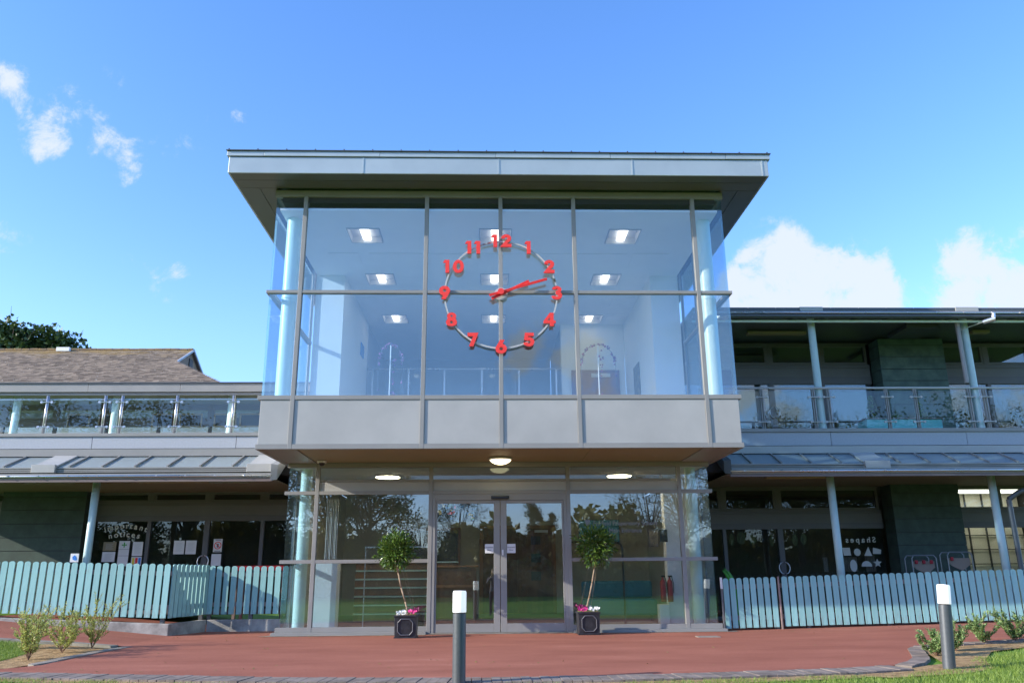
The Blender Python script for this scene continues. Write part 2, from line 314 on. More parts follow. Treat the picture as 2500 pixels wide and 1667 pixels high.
# ------------------------------------------------------------------ mesh helpers
ORG = {}
def org(o):
    return ORG.get(o.name, Vector((0, 0, 0)))
class MB:
    def __init__(s): s.v = []; s.f = []
    def add(s, vs, fs):
        n = len(s.v); s.v += [tuple(v) for v in vs]; s.f += [tuple(i+n for i in f) for f in fs]; return s
    def box(s, x0, x1, y0, y1, z0, z1):
        return s.add([(x0,y0,z0),(x1,y0,z0),(x1,y1,z0),(x0,y1,z0),(x0,y0,z1),(x1,y0,z1),(x1,y1,z1),(x0,y1,z1)],
                     [(0,3,2,1),(4,5,6,7),(0,1,5,4),(1,2,6,5),(2,3,7,6),(3,0,4,7)])
    def hexa(s, p):   # 8 points: bottom ring then top ring
        return s.add(p, [(0,3,2,1),(4,5,6,7),(0,1,5,4),(1,2,6,5),(2,3,7,6),(3,0,4,7)])
    def cyl(s, p0, p1, r0, r1=None, seg=20, cap=True):
        r1 = r0 if r1 is None else r1
        p0 = Vector(p0); p1 = Vector(p1); d = (p1-p0).normalized()
        a = d.orthogonal().normalized(); b = d.cross(a)
        vs = []
        for p, r in ((p0, r0), (p1, r1)):
            for i in range(seg):
                t = 2*math.pi*i/seg; vs.append(p + (a*math.cos(t)+b*math.sin(t))*r)
        fs = [(i, (i+1) % seg, seg+(i+1) % seg, seg+i) for i in range(seg)]
        if cap: fs += [tuple(range(seg-1, -1, -1)), tuple(range(seg, 2*seg))]
        return s.add(vs, fs)
    def tube(s, pts, r, seg=8):
        for a, b in zip(pts[:-1], pts[1:]): s.cyl(a, b, r, r, seg)
        return s
    def prism(s, poly, y0, y1):      # poly in xz
        n = len(poly)
        vs = [(x, y0, z) for x, z in poly] + [(x, y1, z) for x, z in poly]
        return s.add(vs, [tuple(range(n)), tuple(range(2*n-1, n-1, -1))] + [(i, n+i, n+(i+1) % n, (i+1) % n) for i in range(n)])
    def prismx(s, poly, x0, x1):      # poly in yz
        n = len(poly)
        vs = [(x0, y, z) for y, z in poly] + [(x1, y, z) for y, z in poly]
        return s.add(vs, [tuple(range(n-1, -1, -1)), tuple(range(n, 2*n))] + [(i, (i+1) % n, n+(i+1) % n, n+i) for i in range(n)])
    def prismz(s, poly, z0, z1):
        n = len(poly)
        vs = [(x, y, z0) for x, y in poly] + [(x, y, z1) for x, y in poly]
        return s.add(vs, [tuple(range(n-1, -1, -1)), tuple(range(n, 2*n))] + [(i, (i+1) % n, n+(i+1) % n, n+i) for i in range(n)])
    def lathe(s, prof, cx, cy, seg=28):
        vs = []; n = len(prof)
        for r, z in prof:
            for i in range(seg):
                t = 2*math.pi*i/seg; vs.append((cx+r*math.cos(t), cy+r*math.sin(t), z))
        fs = []
        for k in range(n-1):
            for i in range(seg):
                fs.append((k*seg+i, k*seg+(i+1) % seg, (k+1)*seg+(i+1) % seg, (k+1)*seg+i))
        fs += [tuple(range(seg-1, -1, -1)), tuple(range((n-1)*seg, n*seg))]
        return s.add(vs, fs)
    def leaf(s, c, d, nrm, l, w):
        d = d.normalized(); sd = d.cross(nrm)
        if sd.length < 1e-4: sd = d.orthogonal()
        sd = sd.normalized()*w*0.5; u = sd.cross(d).normalized()*w*0.18
        return s.add([c, c+d*l*0.45+sd-u, c+d*l, c+d*l*0.45-sd-u], [(0, 1, 2, 3)])
    def build(s, name, material, parent=None, bevel=0, smooth=False, label=None):
        me = bpy.data.meshes.new(name)
        o_ = org(parent) if parent else Vector((0, 0, 0))
        me.from_pydata([(v[0]-o_.x, v[1]-o_.y, v[2]-o_.z) for v in s.v], [], s.f)
        me.validate(); me.update()
        if smooth: me.polygons.foreach_set('use_smooth', [True]*len(me.polygons))
        me.materials.append(material if not isinstance(material, str) else M[material])
        o = bpy.data.objects.new(name, me); C.objects.link(o)
        if parent: o.parent = parent; ORG[o.name] = o_
        if bevel:
            bv = o.modifiers.new('bevel', 'BEVEL'); bv.width = bevel; bv.segments = 2; bv.limit_method = 'ANGLE'; bv.harden_normals = False
        if smooth:
            ws = None
        if label: o['label'] = label
        return o
def smooth_by_angle(o, ang=40):
    me = o.data
    bm = bmesh.new(); bm.from_mesh(me)
    for e in bm.edges:
        if len(e.link_faces) == 2 and e.calc_face_angle(0) > R(ang): e.smooth = False
    for f in bm.faces: f.smooth = True
    bm.to_mesh(me); bm.free()
    return o
def thing(name, label, cat, loc, group=None):
    o = bpy.data.objects.new(name, None); C.objects.link(o); o.location = loc; o.empty_display_size = 0.2
    o['label'] = label; o['category'] = cat
    if group: o['group'] = group
    ORG[o.name] = Vector(loc); return o
def tag(o, label, cat, group=None):
    o['label'] = label; o['category'] = cat
    if group: o['group'] = group
    return o
def struct(o, kind='structure'):
    o['kind'] = kind; return o
def copytree(o, parent=None):
    c = o.copy(); C.objects.link(c)
    if parent: c.parent = parent
    for ch in list(o.children): copytree(ch, c)
    return c
def single(mb, name, material, loc, label, cat, group=None, bevel=0, smooth=False):
    for i, v in enumerate(mb.v): mb.v[i] = (v[0]-loc[0], v[1]-loc[1], v[2]-loc[2])
    o = mb.build(name, material, None, bevel, smooth); o.location = loc; tag(o, label, cat, group); return o

def ss(a, b, t):
    t = max(0, min(1, (t-a)/(b-a))); return t*t*(3-2*t)
def h(x, y):
    z = -0.02 - 0.08*ss(-1.5, -6.5, y)
    if y < -6:
        t = min(-6-y, 10); z -= 0.04*t*min(1, t/3)
    z += 0.095*max(0, min(-x-6.0, 6))*ss(-3.5, 0, y)
    z += 0.019*max(0, min(x-4.2, 8))*ss(-3.5, 0, y)
    return z

def region(poly, off, name, material, step=0.3):
    bm = bmesh.new()
    bm.faces.new([bm.verts.new((x, y, 0)) for x, y in poly])
    xs = [p[0] for p in poly]; ys = [p[1] for p in poly]
    x = math.ceil(min(xs)/step)*step
    while x < max(xs):
        bmesh.ops.bisect_plane(bm, geom=bm.verts[:]+bm.edges[:]+bm.faces[:], plane_co=(x, 0, 0), plane_no=(1, 0, 0)); x += step
    y = math.ceil(min(ys)/step)*step
    while y < max(ys):
        bmesh.ops.bisect_plane(bm, geom=bm.verts[:]+bm.edges[:]+bm.faces[:], plane_co=(0, y, 0), plane_no=(0, 1, 0)); y += step
    bmesh.ops.triangulate(bm, faces=bm.faces[:])
    for v in bm.verts: v.co.z = h(v.co.x, v.co.y)+off
    bmesh.ops.recalc_face_normals(bm, faces=bm.faces[:])
    if sum(f.normal.z for f in bm.faces) < 0: bmesh.ops.reverse_faces(bm, faces=bm.faces[:])
    me = bpy.data.meshes.new(name); bm.to_mesh(me); bm.free(); me.materials.append(M[material])
    o = bpy.data.objects.new(name, me); C.objects.link(o); return o

def inside(poly, x, y):
    c = False; n = len(poly)
    for i in range(n):
        x1, y1 = poly[i]; x2, y2 = poly[(i+1) % n]
        if (y1 > y) != (y2 > y) and x < (x2-x1)*(y-y1)/(y2-y1)+x1: c = not c
    return c

# ------------------------------------------------------------------ ground
ys = sorted(set([-400, -200, -100, -60, -40, -30, -25, -20] + [-18+0.5*i for i in range(0, 17)] + [-10+0.25*i for i in range(0, 60)] + [6, 10, 20, 40, 80, 200, 400]))
xs = sorted(set([-400, -200, -100, -60, -40, -30, -20, -16] + [-14+0.5*i for i in range(0, 57)] + [16, 20, 30, 40, 60, 100, 200, 400]))
g = MB()
for yy in ys:
    for xx in xs: g.v.append((xx, yy, h(xx, yy)-0.03))
nx = len(xs)
for j in range(len(ys)-1):
    for i in range(nx-1): g.f.append((j*nx+i, j*nx+i+1, (j+1)*nx+i+1, (j+1)*nx+i))
struct(g.build('ground', 'lawn', smooth=True))

LB = [(-9.6,-1.60),(-8.03,-1.58),(-6.9,-1.62),(-6.39,-1.75),(-6.08,-1.81),(-5.74,-2.04),(-5.86,-2.9),(-5.95,-3.53),(-5.99,-4.17),(-6.3,-4.50),(-9.6,-4.62)]
FR = [(-9.6,-4.68),(-7.2,-4.72),(-6.12,-4.88),(-4.82,-5.16),(-3.59,-5.41),(-2.5,-5.64),(-0.55,-5.86),(1.19,-5.80),(2.39,-5.66),(3.3,-5.52),(4.05,-5.39),(4.69,-5.18),(5.01,-4.87),(5.25,-4.53),(5.48,-4.01),(5.69,-3.53),(5.98,-3.2),(6.3,-3.05),(6.98,-2.84),(8.03,-2.53),(14,-0.9)]
path = [(14, 3.2), (-9.6, 3.2)] + LB + FR
struct(region(path, 0.0, 'path', 'tarmac'))
# soil beds beside the path
bedR = [(5.40,-5.0),(5.72,-4.03),(5.93,-3.55),(6.2,-3.28),(6.86,-3.07),(7.88,-2.77),(14,-1.15),(14,-2.0),(9,-2.95),(7.55,-3.35),(6.7,-3.85),(6.1,-4.7),(5.75,-5.45),(5.2,-5.85),(4.2,-6.15),(3.8,-5.95),(4.54,-5.55),(5.11,-5.15)]
struct(region(bedR, -0.008, 'soil_bed', 'soil', 0.25))
bedL = [(-6.45,-4.3),(-6.15,-4.0),(-6.17,-3.28),(-6.09,-2.63),(-6.0,-2.15),(-6.48,-2.0),(-7.1,-1.86),(-7.6,-1.95),(-6.95,-2.5),(-6.8,-3.2),(-6.75,-3.8),(-7.1,-4.3),(-9.6,-4.5),(-9.6,-4.35),(-7.2,-4.3)]
bedL = [(-6.30,-4.42),(-6.15,-4.0),(-6.17,-3.28),(-6.09,-2.63),(-6.0,-2.15),(-6.48,-2.0),(-7.1,-1.86),(-7.3,-1.98),(-6.95,-2.5),(-6.85,-3.2),(-6.8,-3.9),(-7.4,-4.42)]
struct(region(bedL, -0.008, 'soil_bed', 'soil', 0.25))
frontsoil = [(-7.2,-5.0),(-5.8,-5.2),(-4.6,-5.5),(-3.4,-5.8),(-2.4,-6.0),(-0.5,-6.22),(1.2,-6.15),(2.4,-6.0),(3.3,-5.88),(3.9,-5.78),(3.9,-6.1),(2.9,-6.3),(1.0,-6.55),(-0.6,-6.6),(-2.5,-6.4),(-4.6,-5.9),(-6.0,-5.45),(-7.2,-5.25)]
struct(region(frontsoil, -0.010, 'soil_strip', 'soil', 0.25))

random.seed(3)
def setts(pts, depth, wdt, name, material, side=-1, dz=0.012, jit=0.004):
    mb = MB()
    P = [Vector((p[0], p[1], 0)) for p in pts]
    # resample
    segs = [(P[i+1]-P[i]).length for i in range(len(P)-1)]; tot = sum(segs)
    def at(s):
        i = 0
        while i < len(segs)-1 and s > segs[i]: s -= segs[i]; i += 1
        d = (P[i+1]-P[i]); return P[i]+d*(s/segs[i]), d.normalized()
    n = int(tot/wdt)
    def nrm(s):
        a, _ = at(max(0, s-0.15)); b, _ = at(min(tot-1e-4, s+0.15)); d = (b-a).normalized(); return Vector((-d.y, d.x, 0))*side
    for k in range(n):
        s0 = k*wdt+0.004; s1 = (k+1)*wdt-0.004
        a, _ = at(s0); b, _ = at(min(s1, tot-1e-4)); na = nrm(s0); nb = nrm(s1)
        j = random.uniform(-jit, jit); dd = depth+random.uniform(-.006, .006)
        q = [a, b, b+nb*dd, a+na*dd]
        if side > 0: q = [q[3], q[2], q[1], q[0]]
        q = q[::-1]
        mb.hexa([(p.x, p.y, h(p.x, p.y)-0.08) for p in q]+[(p.x, p.y, h(p.x, p.y)+dz+j) for p in q])
    o = mb.build(name, material)
    bm = bmesh.new(); bm.from_mesh(o.data); bmesh.ops.recalc_face_normals(bm, faces=bm.faces[:]); bm.to_mesh(o.data); bm.free()
    return o
struct(setts(FR[0:12], 0.40, 0.108, 'kerb_strip', 'sett', -1))
struct(setts(FR[11:], 0.20, 0.108, 'kerb_strip', 'sett', -1))
struct(setts(LB[0:6], 0.13, 0.45, 'kerb_strip', 'kerb', -1))
struct(setts(LB[5:10], 0.15, 0.45, 'kerb_strip', 'kerb', -1))

lf_ = MB(); random.seed(44)
for _ in range(95):
    x = random.uniform(-6, 8); y = random.choice((random.uniform(-5.2, -.3), random.uniform(-5.0, -4.4), random.uniform(-.5, -.2)))
    if not inside(path, x, y): continue
    p = Vector((x, y, h(x, y)+.006)); a = random.uniform(0, 6.28)
    lf_.leaf(p, Vector((math.cos(a), math.sin(a), random.uniform(0, .4))), Vector((0, 0, 1)), random.uniform(.03, .06), .025)
o = lf_.build('fallen_leaves', 'autumn'); o['kind'] = 'stuff'
# lawn grass: blades
def blades(test, x0, x1, y0, y1, n, hh, name, off=-0.03):
    mb = MB(); vs = mb.v; fs = mb.f
    for _ in range(n):
        x = random.uniform(x0, x1); y = random.uniform(y0, y1)
        p = test(x, y)
        if random.random() > p: continue
        z = h(x, y)+off; a = random.uniform(0, 6.28); l = hh*random.uniform(0.5, 1.25)*(0.5+0.5*p); wd = random.uniform(.003, .006)
        tx = random.gauss(0, .45)*l; ty = random.gauss(0, .45)*l
        i = len(vs); ca = math.cos(a)*wd; sa = math.sin(a)*wd
        vs.append((x-ca, y-sa, z)); vs.append((x+ca, y+sa, z)); vs.append((x+tx, y+ty, z+l)); fs.append((i, i+1, i+2))
    o = mb.build(name, 'grass'); o['kind'] = 'stuff'; return o
def vn(x, y, s=1.0):
    return 0.5+0.25*math.sin(x*3.1*s+1.3*math.sin(y*2.3*s))+0.25*math.sin(y*4.7*s+2.1*math.sin(x*1.9*s+1))
lawnfront = [(-9.6,-4.98),(-7.2,-5.05),(-5.8,-5.34),(-4.6,-5.62),(-3.4,-5.93),(-2.4,-6.12),(-0.5,-6.34),(1.2,-6.28),(2.4,-6.12),(3.3,-5.98),(3.9,-6.0),(4.3,-5.95),(4.75,-5.72),(5.05,-5.62),(5.5,-5.38),(5.9,-4.75),(6.6,-3.9),(7.55,-3.42),(9,-3.0),(14,-2.1),(14,-8.5),(-9.6,-8.5)]
def tfront(x, y):
    if not inside(lawnfront, x, y): return 0.0 if not inside(lawnfront, x+.0, y-0.16) else 0.12*(vn(x, y, 2) > .45)
    d = 1.0 if inside(lawnfront, x, y+0.22) else (0.25+0.65*(vn(x, y, 1.7) > 0.45))
    return d
blades(tfront, -7.5, 9.5, -7.6, -2.4, 210000, 0.055, 'lawn_grass')
lawnleft = [(-9.6,-1.78),(-8.1,-1.72),(-7.3,-1.92),(-6.95,-2.5),(-6.85,-3.2),(-6.8,-3.9),(-7.2,-4.25),(-9.6,-4.35)]
blades(lambda x, y: 1.0 if inside(lawnleft, x, y) else 0.0, -9.6, -6.7, -4.4, -1.7, 50000, 0.06, 'lawn_grass')

# ------------------------------------------------------------------ central entrance building
UX = [-4.105, -3.566, -1.353, 0.0, 1.348, 3.568, 4.118]
ZB, ZS, ZT, ZTR = 3.057, 3.945, 7.75, 5.857
Yu = -1.9
bld = thing('entrance_building', 'central glazed entrance block with clock, projecting upper box and flat metal roof', 'building', (0, 0, 0))

# roof
rf = MB().box(-4.78, 4.79, -2.54, 7.6, 7.90, 8.13).build('roof', 'zinc', bld)
f = MB()
jx = [-4.805, -2.44, -0.04, 2.35, 4.70, 4.814]
for a, b_ in zip(jx[:-1], jx[1:]): f.box(a+.004, b_-.004, -2.574, -2.545, 7.824, 8.135)
for x in (-4.805, 4.785): f.box(x, x+.03, -2.543, 7.6, 7.824, 8.135)
f.build('fascia', 'zinc', rf, bevel=0.006)
for x in jx[1:-1]: MB().box(x-.012, x+.012, -2.582, -2.570, 7.826, 8.133).build('seam', 'zinc', rf)
lx = [-4.84, -4.19, -2.15, -0.09, 1.96, 4.05, 4.85]
f = MB()
for i, (a, b_) in enumerate(zip(lx[:-1], lx[1:])): f.box(a+.003, b_-.003, -2.60-.003*(i % 2), -2.56, 8.145, 8.235)
for x in (-4.84, 4.82): f.box(x, x+.03, -2.558, 7.6, 8.145, 8.235)
f.build('roof_trim', 'zinc', rf, bevel=0.003)
f = MB().box(-4.85, 4.86, -2.63, 7.65, 8.237, 8.252)
for k in range(20):
    x = -4.8+k*0.505; f.box(x-.01, x+.01, -2.635, 7.6, 8.253, 8.270)
f.build('roof_sheet', 'bollard', rf)
f = MB()
f.box(-4.79, 4.80, -2.56, -2.29, 7.83, 7.842)
f.box(-4.79, 4.80, -2.28, -1.985, 7.83, 7.842)
f.box(-4.79, -4.41, -1.975, 7.5, 7.83, 7.842); f.box(-4.40, -4.09, -1.975, 7.5, 7.83, 7.842)
f.box(4.42, 4.80, -1.975, 7.5, 7.83, 7.842); f.box(4.10, 4.41, -1.975, 7.5, 7.83, 7.842)
f.build('soffit', 'roofsoffit', rf)
MB().box(-4.0, 4.0, -1.86, 5.2, 7.60, 7.82).build('ceiling_void', 'dark', bld)

# upper curtain wall
f = MB()
f.box(-4.13, 4.145, -1.905, -1.80, 7.70, 7.826)              # head
f.box(-4.13, -4.05, -1.795, 1.5, 7.70, 7.826); f.box(4.065, 4.145, -1.795, 1.5, 7.70, 7.826)
f.build('head_frame', 'frame', bld, bevel=.003)
for k in range(1, 6):
    x = UX[k]; MB().box(x-.036, x+.036, -1.908, -1.80, 3.056, 7.699).build('mullion', 'frame', bld, bevel=.004)
def hbar(z, hh, y0, xs_, name, ext=0.055, sides=True, parent=bld, mw=.036, y1=None, xe=None, sidey=1.45):
    f = MB(); y1 = y0+0.1 if y1 is None else y1
    e = xe or (UX[0], UX[-1])
    cuts = [e[0]-ext]+[c for x in xs_ for c in (x-mw-.001, x+mw+.001)]+[e[1]+ext]
    for a, b_ in zip(cuts[0::2], cuts[1::2]): f.box(a, b_, y0, y1, z-hh, z+hh)
    if sides:
        f.box(e[0]-ext, e[0]+.05, y1+.001, sidey, z-hh, z+hh); f.box(e[1]-.05, e[1]+ext, y1+.001, sidey, z-hh, z+hh)
    return f.build(name, 'frame', parent, bevel=.003)
hbar(ZTR, .028, -1.903, UX[1:6], 'transom')
hbar(ZS-.005, .036, -1.906, UX[1:6], 'sill')
hbar(3.098, .042, -1.906, UX[1:6], 'bottom_rail', ext=0.03, sidey=1.2)
ux = UX
for k in range(6):
    for z0, z1 in ((ZS+.03, ZTR-.027), (ZTR+.027, 7.702)):
        a = ux[k]+(.035 if k else -.0); b_ = ux[k+1]-(.035 if k < 5 else -.0)
        MB().box(a, b_, -1.866, -1.854, z0, z1).build('window_pane', 'glassU', bld)
# side glazing
for s in (-1, 1):
    xa = UX[0] if s < 0 else UX[-1]
    for (y0, y1) in ((-1.852, -0.80), (-0.76, 0.32), (0.36, 1.45)):
        for z0, z1 in ((ZS+.03, ZTR-.027), (ZTR+.027, 7.702)):
            MB().box(xa-.005 if s < 0 else xa-.007, xa+.007 if s < 0 else xa+.005, y0, y1, z0, z1).build('window_pane', 'glassS', bld)
    for y in (-0.78, 0.34, 1.47):
        MB().box(xa-.03, xa+.03, y-.02, y+.02, ZS, 7.699).build('mullion', 'frame', bld, bevel=.003)
# spandrel panels
for k in range(6):
    a = ux[k]+(.037 if k else .0); b_ = ux[k+1]-(.037 if k < 5 else 0)
    MB().box(a, b_, -1.888, -1.85, 3.142, ZS-.042).build('spandrel_panel', 'panel', bld, bevel=.004)
for s in (-1, 1):
    xa = UX[0] if s < 0 else UX[-1]
    MB().box(min(xa, xa-s*.04), max(xa, xa-s*.04), -1.848, 1.2, 3.142, ZS-.042).build('spandrel_panel', 'panel', bld, bevel=.004)
# soffit under box : slats + dark edge trim
f = MB(); n = 13; y = -1.80
for k in range(n):
    f.box(-3.48, 1.55, y, y+.118, 3.075, 3.095); f.box(1.556, 3.48, y+.0, y+.118, 3.075, 3.095); y += .137
f.build('soffit', 'soffit', bld, bevel=.006)
f = MB()
for s in (-1, 1):
    a, b_ = sorted((s*3.49, s*4.09)); f.box(a, b_, -1.80, -.01, 3.066, 3.078)
f.box(-4.09, 4.09, 0.0, 1.3, 3.066, 3.10)
f.build('soffit_trim', 'frame', bld)
MB().box(-4.05, 4.05, -1.80, 1.4, 3.10, 3.9).build('floor_slab', 'dark', bld)
MB().box(-4.04, 4.04, -1.79, 5.25, 3.92, 3.935).build('upper_floor', mat('bounce_floor', (0.50, 0.49, 0.46), 0.5), bld)  # unseen floor made pale to bounce light up onto the ceiling

# upper hall interior
f = MB()
for s in (-1, 1):
    a, b_ = sorted((s*3.42, s*4.05)); f.box(a, b_, 1.50, 5.2, 3.94, 7.46)
f.build('interior_wall', 'white', bld)
f = MB()
f.box(1.72, 3.415, 5.2, 5.4, 3.94, 7.46)
f.build('interior_wall', 'white', bld)
f = MB(); f.box(-3.6, 1.72, 8.9, 9.0, 3.94, 7.46); f.box(-3.6, -3.42, 5.21, 8.9, 3.94, 7.46); f.box(1.73, 1.85, 5.41, 8.9, 3.94, 7.46)
f.box(-3.42, 1.72, 5.2, 8.9, 5.0, 5.1)
f.build('interior_wall', 'grey', bld)
# ceiling with recesses
f = MB()
lights = [(x, y) for y in (-1.08, 1.37, 4.32) for x in (-2.97, -0.40, 2.13)]
recs = []
xc = sorted(set([-4.04, 4.04]+[c for x in (-2.97, -0.40, 2.13) for c in (x, x+.64)])); yc = sorted(set([-1.85, 9.0]+[c for y in (-1.08, 1.37, 4.32) for c in (y, y+.7)]))
for i in range(len(xc)-1):
    for j in range(len(yc)-1):
        if any(abs(xc[i]-x) < .01 and abs(yc[j]-y) < .01 for x, y in lights): continue
        f.box(xc[i], xc[i+1], yc[j], yc[j+1], 7.45, 7.49)
f.build('ceiling', 'ceil', bld)
f = MB()
for x, y, wx, wy in ((-3.55,.18,.62,.72),(-2.71,.18,5.4,.72),(2.82,.15,.75,.72),(-2.71,3.0,5.4,.6),(2.82,3.0,.6,.6),(-3.3,3.0,.5,.6),(2.85,4.35,.5,.7)):
    f.box(x, x+wx, y, y+wy, 7.436, 7.449)
f.build('ceiling_panel', 'ceil', bld, bevel=.004)
proto = None
posn = {0: 'front row of upper hall', 1: 'middle row of upper hall', 2: 'rear row of upper hall'}
for i, (x, y) in enumerate(lights):
    side = ('at left', 'in the centre', 'at right')[i % 3]
    lab = 'recessed ceiling light with lit tube, %s, %s' % (side, posn[i//3])
    if proto is None:
        proto = thing('ceiling_light', lab, 'ceiling light', (x, y, 7.45), 'recessed lights in upper hall ceiling')
        f = MB(); f.box(x+.005, x+.635, y+.005, y+.695, 7.56, 7.58); f.box(x+.005, x+.02, y+.021, y+.679, 7.43, 7.559); f.box(x+.62, x+.635, y+.021, y+.679, 7.43, 7.559)
        f.box(x+.005, x+.635, y+.005, y+.02, 7.43, 7.559); f.box(x+.005, x+.635, y+.68, y+.695, 7.43, 7.559)
        f.build('housing', 'housing', proto)
        MB().box(x+.235, x+.405, y+.03, y+.67, 7.47, 7.52).build('light_tube', 'lamp', proto, bevel=.03)
    else:
        c = copytree(proto); c.location = (x, y, 7.45); c['label'] = lab
# gallery balustrade at rear
bal = thing('gallery_balustrade', 'glass balustrade with thin steel rail at rear of upper hall', 'balustrade', (-.8, 5.15, 5.1))
MB().cyl((-3.41, 5.15, 6.21), (1.71, 5.15, 6.21), .025, seg=10).build('handrail', 'steel', bal, smooth=True)
for x in (-3.25, -2.31, -1.37, -.39, .59, 1.57):
    MB().box(x-.022, x+.022, 5.13, 5.17, 5.1, 6.19).build('post', 'steel', bal)
px = [-3.41, -2.31, -1.37, -.39, .59, 1.57]
for a, b_ in zip(px[:-1], px[1:]): MB().box(a+.06, b_-.06, 5.145, 5.155, 5.15, 6.13).build('glass_panel', 'glassI', bal)
dr = thing('double_door', 'purple brown double door in back wall of upper hall at right', 'door', (2.6, 5.19, 3.94))
f = MB().box(1.98, 3.25, 5.15, 5.198, 3.94, 6.18); f.build('door_frame', mat('plum', (.20, .10, .13), .5), dr, bevel=.004)
for a, b_ in ((2.05, 2.61), (2.62, 3.18)): MB().box(a, b_, 5.135, 5.149, 3.95, 6.10).build('door_leaf', mat('plum2', (.24, .12, .16), .45), dr, bevel=.004)
f = MB().box(2.5, 3.0, 5.10, 5.134, 5.98, 6.08); f.build('door_closer', 'steel', dr)
single(MB().box(-3.415, -3.39, 4.0, 4.45, 6.3, 6.62), 'wall_picture', 'blue', (-3.4, 4.2, 6.3), 'small blue framed picture on left wall of upper hall', 'picture', bevel=.004)
single(MB().box(3.39, 3.415, 3.2, 3.9, 4.9, 5.9), 'wall_picture', 'pict', (3.4, 3.5, 5.0), 'grey picture on right wall of upper hall', 'picture', bevel=.004)
# round columns
for sx, nm in ((-1, 'left'), (1, 'right')):
    x = 3.865*sx
    MB().cyl((x, -1.42, 3.94), (x, -1.42, 7.449), .135, seg=36, cap=False).build('column', 'mint', bld, smooth=True)
    MB().cyl((x, -1.42, 5.86), (x, -1.42, 5.90), .142, seg=36).build('column_collar', 'mint', bld)
    MB().cyl((3.76*sx, .45, 0.04), (3.76*sx, .45, 3.06), .11, seg=32, cap=False).build('column', 'mint', bld, smooth=True)

# garlands hung behind the glass
def garland(cx, cz, w_, label, seed):
    rnd = random.Random(seed)
    t = thing('hanging_garland', label, 'garland', (cx, 0, 3.94), 'butterfly garlands in the upper hall')
    pts = []
    for k in range(25):
        a = math.pi*k/24; pts.append(Vector((cx+w_*math.cos(a), 0, cz+.42*math.sin(a))))
    pts = [Vector((cx+w_*1.02, 0, cz-.55))]+pts+[Vector((cx-w_*.98, .05, cz-.5))]
    MB().tube(pts, .004, 5).build('wire', 'ink', t)
    MB().cyl((cx, 0, 3.94), (cx, 0, cz+.40), .012, seg=8).build('pole', 'white', t)
    f = MB()
    for k in range(46):
        i = rnd.randrange(len(pts)-1); p = pts[i].lerp(pts[i+1], rnd.random())
        if rnd.random() < .25: p = Vector((cx+.06+rnd.uniform(-.03, .03), 0, cz+rnd.uniform(-.7, .3)))
        for q in range(2):
            d = Vector((rnd.uniform(-1, 1), rnd.uniform(-.4, .4), rnd.uniform(-1, 1)))
            f.leaf(p, d, Vector((0, -1, .2)), rnd.uniform(.03, .06), .04)
    f.build('butterflies', 'garland', t)
garland(1.97, 5.0, .34, 'arched garland of paper butterflies on white pole, right side of upper hall', 1)
garland(-2.16, 5.0, .24, 'arched garland of paper butterflies on white pole, left side of upper hall', 2)

# ------------------------------------------------------------------ lobby facade
LX = [-4.0, -3.455, -1.312, 1.296, 3.436, 4.0]
f = MB(); f.box(-4.03, 4.03, -.004, .10, 2.985, 3.064); f.build('head_frame', 'frame', bld, bevel=.003)
for k in range(1, 5):
    MB().box(LX[k]-.037, LX[k]+.037, -.006, .10, -.02, 2.984).build('mullion', 'frame', bld, bevel=.004)
def lbar(z, hh, xs_, e, name='transom', ext=.06, y0=-.003):
    return hbar(z, hh, y0, xs_, name, ext=ext, mw=.037, xe=e, sides=False)
lbar(2.51, .033, LX[1:5], (-4, 4))
MB().box(-4.06, -3.95, .1, 1.3, 2.477, 2.543).build('transom', 'frame', bld, bevel=.003)
MB().box(3.95, 4.06, .1, 1.3, 2.477, 2.543).build('transom', 'frame', bld, bevel=.003)
lbar(2.733, .022, LX[2:4], (LX[1]+.1, LX[4]-.1), ext=-.062+.0)
# lower transom, left & right of doors
for e, xs_ in (((-4, LX[2]-.037), [LX[1]]), ((LX[3]+.037, 4), [LX[4]])):
    f = MB(); s = e[0]-(.07 if e[0] < -3.9 else 0); t_ = e[1]+(.07 if e[1] > 3.9 else 0)
    f.box(s, xs_[0]-.038, -.003, .1, 1.228, 1.292); f.box(xs_[0]+.038, t_, -.003, .1, 1.228, 1.292); f.build('transom', 'frame', bld, bevel=.003)
    f = MB(); f.box(s, xs_[0]-.038, -.003, .1, .03, .115); f.box(xs_[0]+.038, t_, -.003, .1, .03, .115); f.build('bottom_rail', 'frame', bld, bevel=.003)
    f = MB(); f.box(s-.05 if s < 0 else s, t_+(.06 if t_ > 0 else 0), -.10, .1, -.05, .029); f.build('sill', 'frame', bld, bevel=.004)
MB().box(-4.06, -3.95, .1, 1.3, 1.228, 1.292).build('transom', 'frame', bld); MB().box(3.95, 4.06, .1, 1.3, 1.228, 1.292).build('transom', 'frame', bld)
for k, (a, b_) in enumerate(((LX[1], LX[2]), (LX[2], LX[3]), (LX[3], LX[4]))):
    MB().box(a+.037, b_-.037, .025, .06, 2.544, 2.71).build('panel', 'panel', bld, bevel=.003)
    MB().box(a+.037, b_-.037, .035, .047, 2.756, 2.985).build('window_pane', 'glassD', bld)
for (a, b_) in ((LX[0], LX[1]), (LX[4], LX[5])):
    aa = a if a < -3.9 else a+.037; bb = b_-.037 if b_ < 0 else b_
    for z0, z1 in ((2.544, 2.985), (1.293, 2.476), (.116, 1.227)): MB().box(aa, bb, .035, .047, z0, z1).build('window_pane', 'glassL', bld)
for (a, b_) in ((LX[1], LX[2]), (LX[3], LX[4])):
    for z0, z1 in ((1.293, 2.476), (.116, 1.227)): MB().box(a+.037, b_-.037, .035, .047, z0, z1).build('window_pane', 'glassL', bld)
